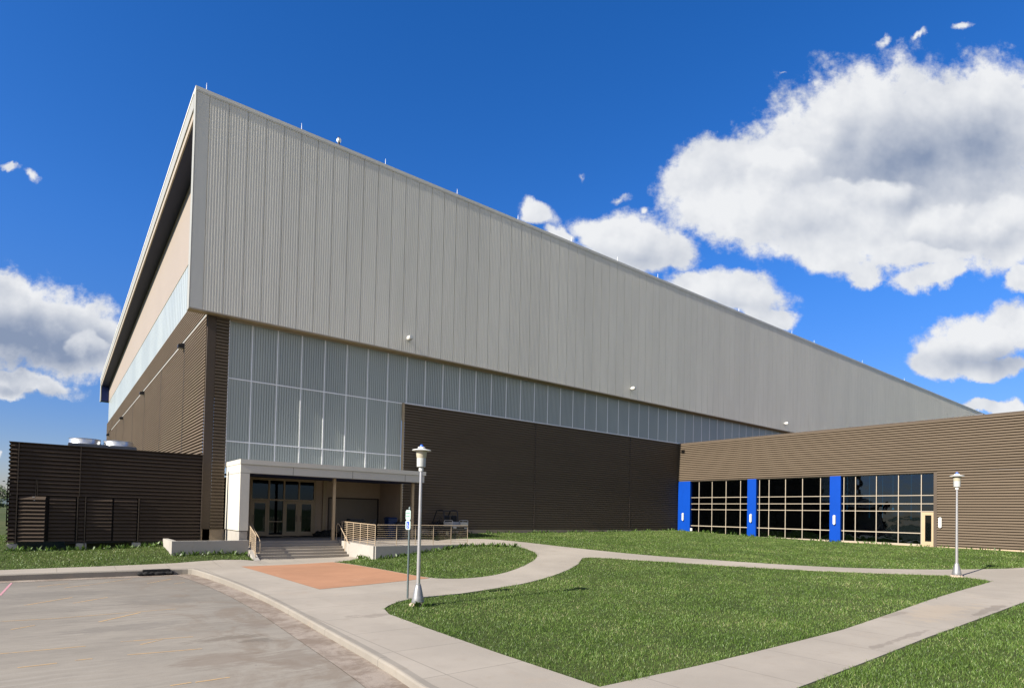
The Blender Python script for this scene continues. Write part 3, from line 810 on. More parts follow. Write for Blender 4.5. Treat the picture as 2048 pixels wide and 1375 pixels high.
# left gable wall bands
mb = MB(); mb.quad((LX, FY + .05, 17.18), (LX, 101.0, 17.18), (LX, 101.0, zr(101) - 1.2), (LX, FY + .05, zr(FY) - 1.2)); mb.build('gable_panel', M['beige_panel'], fh)
mb = MB(); seams_v(mb, 'y', LX + .03, -1, FY + .05, 100.6, 14.26, 17.16, pitch=.66, w=.06); o = mb.build('side_translucent_band', M['poly'], fh)
mb = MB(); mb.box(LX - .03, LX + .05, FY + .05, 100.6, 17.15, 17.20); mb.box(LX - .03, LX + .05, FY + .05, 100.6, 14.20, 14.27)
mb.build('band_rail', M['cream_trim'], o)
mb = MB(); ribs_h(mb, 'y', LX + .03, -1, FY + .05, 94.0, 12.60, 14.20, pitch=.168, depth=.10, g=.5); ribs_h(mb, 'y', LX + .02, -1, 94.0, 102.2, 12.60, 14.20)
mb.build('side_upper_siding', M['brown_siding'], fh)
mb = MB(); ribs_h(mb, 'y', LX + .03, -1, FY + .12, 102.2, 1.49, 12.50); mb.build('side_siding', M['brown_siding'], fh)
mb = MB(); mb.box(LX - .05, LX + .05, FY + .02, 94, 12.50, 12.60); mb.build('side_trim', M['trim_white'], fh)
for y in (39.8, 49.3, 58.7, 67.9, 77.1, 86.3, 95.5):
    mb = MB(); mb.box(LX - .068, LX + .02, y - .055, y + .055, 1.5, 12.49); mb.build('side_joint', M['seam_dark'], fh)
mb = MB(); mb.box(LX - .08, LX + .03, 93.9, 94.05, 12.61, 14.2); mb.build('end_joint', M['brown_trim'], fh)
mb = MB(); mb.box(LX + .06, LX + .4, FY + .1, 102, .2, 1.48); mb.box(LX - .0, 7.2, FY + .10, FY + .35, .2, 1.48); mb.box(17.45, 45.7, FY + .04, FY + .3, .4, 1.47); mb.build('wall_base', M['tan_wall'], fh)
# front corner post + strip
mb = MB(); mb.box(LX - .03, 6.50, FY - .03, FY + .11, 1.49, 12.49); mb.build('corner_post', M['brown_trim'], fh)
mb = MB(); ribs_h(mb, 'x', FY + .03, -1, 6.50, 7.118, 1.49, 12.49); mb.build('corner_siding', M['brown_siding'], fh)
# front translucent wall
mb = MB(); GB, GT = 4.7, 12.49
MUL = [7.16] + [6.965 + 1.325 * i for i in range(1, 8)]
cells = MUL + [17.27]
for i in range(len(cells) - 1): seams_v(mb, 'x', FY + .10, -1, cells[i], cells[i + 1], GB, 12.49)
k = 8
xs = [17.27] + [6.965 + 1.325 * i for i in range(8, 105)]
for i in range(len(xs) - 1): seams_v(mb, 'x', FY + .10, -1, xs[i], xs[i + 1], 9.44, 12.49)
tw = mb.build('translucent_wall', M['poly'], fh)
mb = MB()
for x in MUL[1:]: mb.box(x - .024, x + .024, FY + .04, FY + .09, GB, 12.48)
for x in xs[1:]: mb.box(x - .024, x + .024, FY + .04, FY + .09, 9.47, 12.48)
mb.box(7.12, 7.17, FY + .04, FY + .09, GB, 12.48)
for z in (9.41, 6.10): mb.box(7.17, 17.28, FY + .042, FY + .09, z - .03, z + .03)
mb.box(17.40, XE, FY - .06, FY + .02, 9.41, 9.468)
mb.build('mullions', M['mullion'], tw)
mb = MB(); mb.box(7.17, XE, FY - .045, FY + .02, 12.40, 12.485); mb.build('head_trim', M['cream_trim'], tw)
mb = MB(); mb.box(17.285, 17.425, FY - .05, FY + .05, .97, 9.44); mb.build('edge_trim', M['tan_metal'], fh)
mb = MB(); ribs_h(mb, 'x', FY + .03, -1, 17.43, 45.9, 1.47, 9.40); mb.build('front_siding', M['brown_siding'], fh)
for x in (28.3, 38.95):
    mb = MB(); mb.box(x - .03, x + .03, FY - .066, FY + .02, 1.47, 9.39); mb.build('front_joint', M['brown_trim'], fh)
# recessed entrance walls
RY = 36.4
mb = MB()
mb.quad((12.98, RY, .96), (13.80, RY, .96), (13.80, RY, 4.45), (12.98, RY, 4.45))
mb.quad((13.80, RY, 3.40), (17.30, RY, 3.40), (17.30, RY, 4.45), (13.80, RY, 4.45))
mb.quad((17.24, RY, .96), (17.30, RY, .96), (17.30, RY, 3.40), (17.24, RY, 3.40))
mb.quad((17.30, FY, .96), (17.30, RY, .96), (17.30, RY, 4.45), (17.30, FY, 4.45))
mb.quad((7.9, FY, .96), (7.9, RY, .96), (7.9, RY, 4.45), (7.9, FY, 4.45))
mb.quad((7.9, RY, .96), (9.20, RY, .96), (9.20, RY, 4.45), (7.9, RY, 4.45))
mb.quad((9.2, RY, 4.36), (12.98, RY, 4.36), (12.98, RY, 4.45), (9.2, RY, 4.45))
mb.quad((7.2, FY - .0, 4.45), (17.3, FY - .0, 4.45), (17.3, FY, 4.75), (7.2, FY, 4.75))
mb.build('entrance_wall', M['tan_wall'], fh)
mb = MB(); mb.quad((7.3, FY - .1, 4.42), (17.3, FY - .1, 4.42), (17.3, RY, 4.42), (7.3, RY, 4.42)); mb.build('entrance_ceiling', M['soffit_navy'], fh)
mb = MB()
prof = []
z = .97
while z < 3.36:
    prof += [(RY + .12, z), (RY + .10, z + .01), (RY + .10, z + .07), (RY + .12, z + .08)]; z += .0815
mb.strip(prof, 'x', 13.86, 17.2); o = mb.build('roll_up_door', M['rollup'], fh)
mb = MB(); mb.box(13.79, 13.87, RY - .02, RY + .16, .97, 3.40); mb.box(17.18, 17.245, RY - .02, RY + .16, .97, 3.40); mb.box(13.875, 17.175, RY - .015, RY + .16, 3.33, 3.41)
mb.build('door_frame', M['brown_trim'], o)
mb = MB(); mb.box(13.42, 13.62, RY - .12, RY - .005, .97, 4.41); mb.build('pilaster', M['tan_metal'], fh)
# entrance glazing
mb = MB()
F0, F1 = RY - .03, RY + .10
for x in (9.22, 10.20, 11.08, 11.97, 12.92): mb.box(x - .045, x + .045, F0, F1, .97, 4.34)
for a, b in ((9.265, 10.155), (10.245, 11.035), (11.125, 11.925), (12.015, 12.875)):
    mb.box(a, b, F0 + .005, F1, 4.28, 4.35); mb.box(a, b, F0 + .005, F1, 3.08, 3.18)
mb.box(10.245, 11.035, F0 + .005, F1, .97, 1.06); mb.box(10.245, 11.035, F0 + .01, F1 - .02, 1.82, 1.87)
sf = mb.build('storefront', M['tan_metal'], fh)
mb = MB()
for a, b in ((9.26, 10.16), (10.24, 11.04), (11.12, 11.93), (12.01, 12.88)): mb.box(a, b, RY + .03, RY + .04, 3.17, 4.29)
mb.box(10.24, 11.04, RY + .03, RY + .04, 1.05, 3.09); mb.build('glass', M['glass_door'], sf)
mb = MB(); mb.box(10.56, 10.74, RY + .045, RY + .05, 2.20, 2.46); mb.build('notice', M['paper_blue'], sf)
for (a, b, hinge) in ((9.27, 10.15, 0), (11.13, 11.92, 1), (12.02, 12.87, 0)):
    mb = MB(); y0, y1 = RY - .01, RY + .035
    mb.box(a, a + .13, y0, y1, .985, 3.07); mb.box(b - .13, b, y0, y1, .985, 3.07)
    mb.box(a + .13, b - .13, y0 + .003, y1 - .003, 2.92, 3.07); mb.box(a + .13, b - .13, y0 + .003, y1 - .003, .985, 1.24)
    dr = mb.build('entrance_door', M['tan_metal'], fh)
    mb = MB(); mb.box(a + .12, b - .12, RY + .008, RY + .016, 1.23, 2.93); mb.build('glass', M['glass_door'], dr)
    mb = MB(); hx = (b - .07) if hinge else (a + .07)
    mb.tube([(hx, y0 - .0, 1.85), (hx, y0 - .06, 1.87), (hx, y0 - .06, 2.20), (hx, y0 - .0, 2.22)], .012); mb.build('handle', M['black_box'], dr)
    if a < 10:
        mb = MB(); mb.box(9.50, 9.68, RY + .018, RY + .022, 2.32, 2.56); mb.build('notice', M['paper_blue'], dr)
# dark lobby behind the glazing
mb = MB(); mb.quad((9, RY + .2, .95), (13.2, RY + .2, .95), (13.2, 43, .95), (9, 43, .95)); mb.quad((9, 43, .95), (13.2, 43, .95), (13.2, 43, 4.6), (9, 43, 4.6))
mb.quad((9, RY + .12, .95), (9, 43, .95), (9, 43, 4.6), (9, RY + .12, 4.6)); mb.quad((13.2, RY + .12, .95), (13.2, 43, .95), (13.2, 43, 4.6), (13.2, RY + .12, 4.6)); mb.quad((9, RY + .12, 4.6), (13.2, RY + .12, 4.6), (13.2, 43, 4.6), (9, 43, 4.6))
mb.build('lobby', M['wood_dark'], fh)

# ------------------------------------------------------------------ canopy
cn = thing('entrance_canopy', 'pale panel-clad flat entrance canopy on one white wall pier and two tan posts', 'canopy', (7.2, 30.5, .96))
CY, C0, C1 = 30.5, 7.2, 17.3
mb = MB(); mb.box(C0, C0 + .42, CY, FY - .06, 1.50, 4.30); mb.build('pier', M['canopy_panel'], cn)
mb = MB(); mb.box(C0 + .03, C0 + .40, CY + .04, FY - .07, .3, 1.47); mb.build('pier_plinth', M['concrete_wall'], cn)
for bx in ((C0 + .01, C0 + .41, CY + .02, FY - .07, 1.47, 1.50), (C0 + .0, C0 + .4, CY + .012, FY - .07, 4.30, 4.318)):
    mb = MB(); mb.box(*bx); mb.build('shadow_gap', M['seam_dark'], cn)
for x in (9.70, 12.88, 16.05):
    mb = MB(); mb.box(x - .009, x + .009, CY - .003, CY + .05, 4.32, 4.72); mb.build('panel_joint', M['seam_dark'], cn)
mb = MB(); mb.box(C0, C1, CY, CY + .30, 4.318, 4.735); mb.box(C0, C0 + .3, CY + .30, FY - .06, 4.318, 4.735); mb.box(C1 - .25, C1, CY + .30, FY - .06, 4.318, 4.735); mb.build('fascia', M['canopy_panel'], cn)
mb = MB(); mb.box(C0 - .02, C1 + .10, CY - .025, CY + .34, 4.745, 4.97); mb.box(C0 - .02, C0 + .3, CY + .34, FY - .06, 4.745, 4.97); mb.box(C1 - .2, C1 + .1, CY + .34, FY - .06, 4.745, 4.97); mb.build('gravel_stop', M['canopy_panel'], cn)
mb = MB(); mb.box(C0 - .035, C1 + .115, CY - .045, CY - .0, 4.733, 4.75); mb.build('drip_edge', M['trim_white'], cn)
mb = MB(); mb.box(C0 + .31, C1 - .21, CY + .345, FY - .06, 4.70, 4.90); mb.build('roof', M['roof_grey'], cn)
mb = MB(); mb.box(C0 + .42, C1 - .26, CY + .31, FY - .06, 4.30, 4.33); mb.build('soffit', M['soffit_navy'], cn)
for x in (12.15, 16.95):
    mb = MB(); mb.bevbox(x - .075, x + .075, 31.15, 31.30, .95, 4.31, .008); mb.box(x - .11, x + .11, 31.11, 31.34, .955, .98); mb.build('post', M['tan_metal'], cn)

# ------------------------------------------------------------------ terrace, steps, retaining wall
te = thing('entrance_terrace', 'raised concrete entrance terrace with six wide steps and side walls', 'terrace', (12.5, 29, .0))
DZ = .96
mb = MB(); mb.box(7.86, 12.52, 31.1, 36.6, DZ - .16, DZ); mb.box(12.52, 17.98, 31.04, 36.6, DZ - .16, DZ - .002)
mb.prism([(26.72, .2), (31.03, .2), (31.03, DZ - .004), (26.72, .885)], 'x', 12.52, 18.0)
mb.build('slab', M['concrete_deck'], te)
mb = MB(); n = 6; z0 = .17; rz = (DZ - z0) / n
for i in range(n - 1):
    zt_ = z0 + rz * (i + 1); y0 = 29.62 + .297 * i
    mb.bevbox(7.86, 12.42, y0, 31.2, zt_ - rz - (.1 if i == 0 else -.001), zt_ , .012)
mb.box(7.86, 12.42, 31.08, 31.099, DZ - rz, DZ - .01)
mb.build('steps', M['concrete_deck'], te)
mb = MB(); mb.prism([(31.6, -.1), (31.6, 1.03), (31.25, 1.03), (29.25, .20), (29.05, .17), (29.05, -.1)], 'x', 7.60, 7.85); mb.build('cheek_wall', M['concrete_wall'], te)
mb = MB(); mb.prism([(31.09, -.1), (31.09, .965), (30.9, .965), (26.95, .885), (26.70, .885), (26.70, -.1)], 'x', 12.43, 12.515); mb.box(12.52, 18.0, 26.62, 26.715, -.1, .887); mb.build('side_wall', M['concrete_wall'], te)
rw = MB(); rw.box(4.35, 7.595, 30.2, 30.42, -.1, 1.05); rw.box(4.35, 4.57, 30.425, 32.85, -.1, 1.048)
tag(rw.build('retaining_wall', M['concrete_wall']), 'low grey concrete retaining wall turning a corner beside the entrance steps', 'retaining wall')
for o_, x, lab in ((0, 9.8, 'black doormat lying before the single entrance door'), (1, 12.0, 'black doormat lying before the double entrance doors')):
    mb = MB(); mb.bevbox(x - .75 + o_ * .1, x + .75, 34.9, 35.95, DZ + .001, DZ + .018, .006); tag(mb.build('doormat', M['black_rubber']), lab, 'doormat', 'doormats under the canopy')

# ------------------------------------------------------------------ railings
def railing(P0, P1, posts, h, bars, z_off, rt=.022, rb=.011, name='guard_railing', top=True):
    """P0,P1 base end points; returns (post mb list, bar mb, top mb)"""
    P0 = Vector(P0); P1 = Vector(P1); up = Vector((0, 0, 1))
    pm = []
    for t in posts:
        b = P0.lerp(P1, t); m_ = MB(); m_.tube([b, b + up * h], .02, 8); pm.append(m_)
    bm_ = MB()
    for k in range(bars):
        zz = z_off + (h - z_off) * k / bars
        bm_.tube([P0 + up * zz, P1 + up * zz], rb, 6)
    tm = MB(); tm.tube([P0 + up * h, P1 + up * h], rt, 8)
    return pm, bm_, tm
gr = thing('guard_railing', 'tan metal guard railing of thin horizontal bars running round the terrace edge', 'railing', (12.55, 26.75, .89))
for (A, B, ps) in (((12.56, 31.0, .965), (12.56, 26.80, .89), (0, .165, .37, .58, .79, 1.0)), ((12.66, 26.77, .89), (17.95, 26.77, .885), (.195, .395, .595, .80, 1.0))):
    pm, bm_, tm = railing(A, B, ps, 1.02, 9, .12)
    for m_ in pm: m_.build('post', M['rail_tan'], gr, True)
    bm_.build('bars', M['rail_tan'], gr, True); tm.build('top_rail', M['rail_tan'], gr, True)
hr = thing('handrail', 'tan bent-pipe handrail at the terrace end of the steps', 'handrail', (12.38, 30.5, .5))
mb = MB(); mb.tube([(12.36, 31.25, .96), (12.36, 31.25, 1.72), (12.36, 31.2, 1.82), (12.36, 31.08, 1.87), (12.36, 30.98, 1.86), (12.36, 30.85, 1.80), (12.36, 29.70, .98), (12.36, 29.55, .90)], .021, 8); mb.build('rail', M['rail_tan'], hr, True)
mb = MB(); mb.tube([(12.36, 30.05, .40), (12.36, 30.05, 1.23)], .019, 8); mb.build('post', M['rail_tan'], hr, True)
sg = thing('stair_railing', 'tan sloping guard panel of close bars with a looped handrail, pillar side of the steps', 'railing', (7.72, 30.3, .6))
A, B = Vector((7.72, 31.45, 1.03)), Vector((7.72, 29.45, .30))
for t in (0, .5, 1):
    mb = MB(); p = A.lerp(B, t); mb.tube([p - Vector((0, 0, .05)), p + Vector((0, 0, 1.03))], .02, 8); mb.build('post', M['rail_tan'], sg, True)
mb = MB()
for k_ in range(10):
    zz = .10 + .092 * k_; mb.tube([A + Vector((0, 0, zz)), B + Vector((0, 0, zz))], .012, 6)
mb.build('bars', M['rail_tan'], sg, True)
mb = MB(); mb.tube([A + Vector((0, 0, 1.02)), B + Vector((0, 0, 1.02))], .022, 8); mb.build('top_rail', M['rail_tan'], sg, True)
mb = MB(); mb.tube([(7.92, 31.35, 1.84), (7.92, 31.25, 1.86), (7.92, 31.15, 1.84), (7.92, 29.75, 1.22), (7.92, 29.55, 1.11), (7.92, 29.45, .95), (7.92, 29.45, .60), (7.92, 29.50, .50), (7.92, 29.65, .47), (7.76, 29.75, .47)], .019, 8)
for t in (.15, .8): mb.tube([(7.73, 31.15 - t * 1.4, 1.80 - t * .62), (7.92, 31.15 - t * 1.4, 1.83 - t * .62)], .010, 6)
mb.build('handrail', M['rail_tan'], sg, True)

# ------------------------------------------------------------------ wing building
WX = 45.62
wg = thing('wing_building', 'low brown ribbed-metal wing with tall dark window walls and blue piers', 'building', (WX, 20, 1.0))
mb = MB(); ribs_h(mb, 'y', WX + .05, -1, -12, FY - .03, 5.95, 9.28); mb.build('upper_siding', M['brown_siding'], wg)
mb = MB(); ribs_h(mb, 'y', WX + .05, -1, -12, 13.16, 1.08, 5.945); mb.build('lower_siding', M['brown_siding'], wg)
mb = MB(); mb.box(WX - .03, WX + 30, -12, FY - .04, 9.285, 9.41); mb.build('coping', M['brown_trim'], wg)
mb = MB(); mb.box(WX + .06, WX + .3, -12, FY - .05, .2, 1.07); mb.build('wall_base', M['tan_wall'], wg)
mb = MB(); mb.box(WX - .01, WX + .28, 13.165, 13.35, 1.05, 5.94); mb.box(WX - .01, WX + .5, 13.355, FY - .05, 5.90, 5.945); mb.build('jamb_trim', M['brown_trim'], wg)
GX = WX + .20
for y0, y1 in ((32.03, 33.32), (25.70, 26.47), (19.13, 19.89)):
    mb = MB(); mb.box(WX - .03, WX + .35, y0, y1, .9, 5.895); mb.build('blue_pier', M['blue_panel'], wg)
bays = ((26.48, 32.02, (31.22, 29.9, 28.54, 27.19)), (19.90, 25.69, (25.5, 24.69, 23.33, 21.99, 20.64)), (13.36, 19.12, (18.97, 18.18, 16.81, 15.44, 14.09)))
for bi, (y0, y1, ms) in enumerate(bays):
    mb = MB()
    for y in ms: mb.box(GX - .06, GX + .05, y - .023, y + .023, 1.12, 5.89)
    ylo = 14.12 if bi == 2 else y0
    for z in (1.14, 1.89): mb.box(GX - .055, GX + .045, ylo, y1, z - .03, z + .03)
    for z in (3.35, 3.86, 4.42): mb.box(GX - .055, GX + .045, y0, y1, z - .022, z + .022)
    mb.box(GX - .05, GX + .04, y0, y1, 5.84, 5.89)
    mb.box(GX - .08, GX + .1, ylo, y1, 1.0, 1.105)
    ww = mb.build('window_wall', M['cream_trim'], wg)
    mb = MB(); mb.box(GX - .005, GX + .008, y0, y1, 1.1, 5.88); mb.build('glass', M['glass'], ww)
mb = MB(); a, b = 13.38, 14.06
mb.box(GX - .09, GX - .01, a, a + .12, 1.08, 3.30); mb.box(GX - .09, GX - .01, b - .20, b, 1.08, 3.30); mb.box(GX - .088, GX - .012, a + .12, b - .20, 3.10, 3.30); mb.box(GX - .088, GX - .012, a + .12, b - .20, 1.08, 1.36)
dr = mb.build('side_door', M['tan_metal'], wg)
mb = MB(); mb.box(GX - .055, GX - .045, a + .11, b - .19, 1.35, 3.11); mb.build('glass', M['glass_door'], dr)
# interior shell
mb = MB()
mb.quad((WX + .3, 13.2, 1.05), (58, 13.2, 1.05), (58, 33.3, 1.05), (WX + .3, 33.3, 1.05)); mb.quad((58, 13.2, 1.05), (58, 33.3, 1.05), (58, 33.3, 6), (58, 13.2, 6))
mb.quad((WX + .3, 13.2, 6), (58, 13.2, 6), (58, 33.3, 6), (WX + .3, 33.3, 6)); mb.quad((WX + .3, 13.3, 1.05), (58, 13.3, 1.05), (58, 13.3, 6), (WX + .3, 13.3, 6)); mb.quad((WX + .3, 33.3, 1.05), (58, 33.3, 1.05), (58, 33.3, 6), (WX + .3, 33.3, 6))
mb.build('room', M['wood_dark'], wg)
mb = MB(); mb.box(WX - .08, WX - .0, 31.75, 31.95, 1.42, 1.66); mb.build('outlet_box', M['lamp_white'], wg)
mb = MB(); mb.box(WX + 1.0, WX + 1.5, 11.0, 11.4, 9.41, 9.62); mb.build('roof_vent', M['cabinet'], wg)

for k_, (x, y, z, r_) in enumerate(((47.6, 16.4, 3.55, .07), (48.6, 19.9, 3.4, .055), (47.4, 15.2, 2.9, .03), (47.4, 17.0, 2.95, .03), (48.0, 18.1, 2.95, .03))):
    bm = bmesh.new(); bmesh.ops.create_icosphere(bm, subdivisions=2, radius=r_)
    mb = MB(); mb.add_bm(bm, Matrix.Translation((x, y, z))); mb.tube([(x, y, z + r_), (x, y, 5.98)], .006, 5)
    mb.build('ceiling_lamp', M['cyan_glow'], wg)
# wall sconces
def sconce(label):
    t = thing('wall_sconce', label, 'wall light', (WX - .03, 32.72, 2.32), 'white wall sconces along the wing')
    mb = MB(); mb.prism([(-.085, .05), (0, 0), (.085, .05), (.085, .65), (0, .70), (-.085, .65)], 'x', -.13, -.02)
    mb.build('diffuser', M['lamp_white'], t, xf=Matrix.Identity(4))
    mb = MB(); mb.box(-.02, .0, -.06, .06, .08, .62); mb.build('backplate', M['galv_dull'], t, xf=Matrix.Identity(4))
    mb = MB(); mb.prism([(-.04, .028), (0, -.06), (.04, .028)], 'x', -.10, -.04); mb.build('finial', M['galv_dull'], t, xf=Matrix.Identity(4))
    return t
s0 = sconce('white wall sconce on the blue pier in the inside corner of the wing')
dup(s0, (WX - .03, 26.1, 2.32), 'white wall sconce on the middle blue pier between the two window walls')
dup(s0, (WX - .03, 19.52, 2.32), 'white wall sconce on the blue pier next to the window wall with the door')
dup(s0, (WX - .01, 12.96, 2.28), 'white wall sconce mounted on brown siding beside the glazed side door')

# ------------------------------------------------------------------ lights on the hall
def floodlight(label, x, z):
    t = thing('wall_floodlight', label, 'wall light', (x, PY, z), 'white floodlights on the upper grey wall')
    mb = MB(); mb.bevbox(-.14, .14, -.52, -.16, -.10, .12, .03); mb.build('housing', M['lamp_white'], t, xf=Matrix.Identity(4))
    mb = MB(); mb.tube([(0, -.18, .02), (0, .03, .02)], .05, 8); mb.box(-.09, .09, -.0, .03, -.08, .12); mb.build('arm', M['lamp_white'], t, xf=Matrix.Identity(4))
    mb = MB(); mb.box(-.11, .11, -.49, -.19, -.115, -.098); mb.build('lens', M['lamp_glass'], t, xf=Matrix.Identity(4))
    return t
f0 = floodlight('white floodlight on the upper grey wall nearest the sharp corner', 17.25, 13.36)
dup(f0, (38.3, PY, 13.36), 'white floodlight on the upper grey wall above the dark brown siding')
dup(f0, (64.15, PY, 13.30), 'white floodlight on the upper grey wall just above the wing roof line')
def wallpack(label, y):
    t = thing('wall_pack', label, 'wall light', (LX - .03, y, 12.28), 'black wall packs under the side trim')
    mb = MB(); mb.prism([(-.36, -.17), (-.36, .02), (-.10, .12), (0, .12), (0, -.17)], 'y', -.19, .19)
    o_ = mb.build('housing', M['black_box'], t, xf=Matrix.Identity(4))
    mb = MB(); mb.box(-.32, -.08, -.15, .15, -.19, -.172); mb.build('lens', M['lamp_grey'], t, xf=Matrix.Identity(4))
    return t
w0 = wallpack('black wall pack on the side wall closest to the building corner', 40.1)
dup(w0, (LX - .03, 59.2, 12.28), 'black wall pack on the side wall, second from the building corner')
dup(w0, (LX - .03, 77.9, 12.28), 'black wall pack on the side wall, third from the building corner')
dup(w0, (LX - .03, 97.0, 12.2), 'black wall pack farthest along the side wall, above the fan units')
RODS = [(5.6, 'nearest the sharp roof corner'), (10.4, 'between the roof corner and the beacon'), (15.5, 'just past the beacon along the roof edge'), (20.7, 'second past the beacon along the roof edge'), (25.9, 'third past the beacon, where the small clouds begin'), (31.2, 'fourth past the beacon on the roof edge'), (36.5, 'fifth past the beacon on the roof edge'), (41.8, 'sixth past the beacon on the roof edge'), (54.9, 'before the white middle clouds end on the roof edge'), (65.9, 'against blue sky above the last floodlight'), (71.3, 'right after the gap in the clouds on the roof edge'), (85, 'on the roof edge short of the far end'), (100, 'on the far stretch of roof edge over the wing'), (137, 'at the far end of the roof edge')]
rod = None
for x, lab in RODS:
    lab = 'slim white lightning rod ' + lab
    if rod is None:
        mb = MB(); mb.tube([(0, 0, 0), (0, 0, .30), (0, 0, .42)], [.016, .012, .005], 8); mb.tube([(0, 0, 0), (0, 0, .05)], .05, 8)
        rod = mb.build('lightning_rod', M['sign_pure']); rod.location = (x, PY + .1, 23.735); tag(rod, lab, 'lightning rod', 'lightning rods along the roof edge')
    else:
        c = rod.copy(); COL.objects.link(c); c.location = (x, PY + .1, 23.735); c['label'] = lab
bc = thing('roof_beacon', 'small white and black weather beacon standing on the roof edge', 'beacon', (12.55, PY + .1, 23.735))
mb = MB(); mb.tube([(12.55, PY + .1, 23.735), (12.55, PY + .1, 23.95)], .06, 8); mb.build('stem', M['black_box'], bc)
mb = MB(); mb.bevbox(12.44, 12.66, PY - .01, PY + .21, 23.95, 24.17, .04); mb.build('housing', M['sign_pure'], bc)
mb = MB(); mb.lathe((12.53, PY + .1, 24.17), [(0, 0), (.07, 0), (.07, .05), (.03, .09), (0, .1)], 10); mb.build('cap', M['black_box'], bc)

# ------------------------------------------------------------------ louvred equipment screen
EY = 33.0
sc = thing('louver_screen', 'dark brown louvred equipment enclosure with louvred gates standing on the lawn', 'equipment enclosure', (-1.45, EY, .7))
EX0, EX1 = -1.33, 6.02
mb = MB(); louvers(mb, 'x', EY, -1, EX0 - .06, EX1, 2.96, 5.20); louvers(mb, 'x', EY, -1, EX0 - .06, -1.10, .92, 2.95); louvers(mb, 'x', EY, -1, 3.36, EX1, .92, 2.95); louvers(mb, 'x', EY, -1, 1.02, 1.24, .92, 2.95)
mb.build('front_louvers', M['louver_brown'], sc)
mb = MB(); louvers(mb, 'y', EX0, -1, EY - .10, 38.2, .92, 5.20); mb.build('side_louvers', M['louver_brown'], sc)
mb = MB(); mb.box(EX0 + .005, EX1, EY + .03, EY + .06, .95, 5.15); mb.box(EX0 + .03, EX0 + .06, EY + .06, 38.2, .95, 5.15); mb.build('backing', M['dark_void'], sc)
mb = MB(); mb.box(EX0 - .12, EX1, EY - .13, EY + .05, 5.20, 5.23); mb.box(EX0 - .12, EX0 + .05, EY + .05, 38.2, 5.20, 5.228); mb.build('cap_trim', M['louver_brown'], sc)
for (xa, xb, za, zb) in ((-1.135, -1.105, .9, 5.19), (3.305, 3.335, .9, 2.95), (5.97, 6.01, .9, 5.19), (1.015, 1.04, 2.96, 5.19), (1.25, 1.285, .62, 2.95), (.965, 1.0, .9, 2.95)):
    mb = MB(); mb.box(xa, xb, EY - .145, EY + .02, za, zb); mb.build('post', M['brown_trim'], sc)
def gate(x0, x1, swing, handle):
    piv = Vector((x0, EY - .02, 0)); Rm = Matrix.Translation(piv) @ Matrix.Rotation(swing, 4, 'Z')
    off = Matrix.Translation(-Vector(sc.location)) @ Rm
    w = x1 - x0
    mb = MB(); louvers(mb, 'x', 0, -1, .03, w - .03, .95, 2.92, pitch=.165, depth=.11); lv = mb.build('gate', M['louver_brown'], sc, xf=off)
    mb = MB(); mb.box(0, .03, -.13, .03, .93, 2.94); mb.box(w - .03, w, -.13, .03, .93, 2.94); mb.box(.03, w - .03, -.02, .03, .93, .955); mb.box(.03, w - .03, -.02, .03, 2.915, 2.94)
    mb.build('frame', M['brown_trim'], lv, xf=Matrix.Identity(4))
    if handle:
        mb = MB(); mb.box(w - .10, w - .04, -.15, -.13, 1.95, 2.10); mb.tube([(w - .07, -.14, 2.18), (w - .07, -.19, 2.18), (w - .16, -.19, 2.18)], .012, 6); mb.build('handle', M['galv'], lv, xf=Matrix.Identity(4))
gate(-1.08, -.09, R(-13), False); gate(-.05, .94, 0, True); gate(1.29, 2.30, R(-2.0), False); gate(2.31, 3.28, 0, False)
for x, w in ((-1.35, .30), (1.02, .34), (3.15, .30), (5.6, .3)):
    mb = MB(); mb.bevbox(x - .05, x + w, EY - .10, EY + .25, .3, .86, .02); mb.build('footing', M['concrete_wall'], sc)
cd = thing('condenser_unit', 'grey rooftop-high condenser with two shiny round fan shrouds behind the louvres', 'condenser', (1.9, 35.2, .6))
mb = MB(); mb.bevbox(.58, 3.30, 34.5, 36.2, .5, 5.50, .02); mb.build('cabinet', M['cabinet'], cd)
for x in (1.24, 2.60):
    mb = MB(); mb.lathe((x, 35.2, 5.50), [(.66, 0), (.63, .06), (.62, .24), (.645, .26), (.61, .27), (.59, .23), (.59, .02)], 36); o = mb.build('fan_shroud', M['galv'], cd, True)
    mb = MB()
    for k_ in range(4):
        a_ = k_ * math.pi / 2 + .3
        mb.obox((x + .3 * math.cos(a_), 35.2 + .3 * math.sin(a_), 5.58), (math.cos(a_), math.sin(a_), 0), (-math.sin(a_), math.cos(a_), .4), (0, 0, 1), .28, .10, .005)
    mb.lathe((x, 35.2, 5.52), [(.08, 0), (.08, .12), (0, .13)], 12); mb.build('fan', M['black_box'], o)

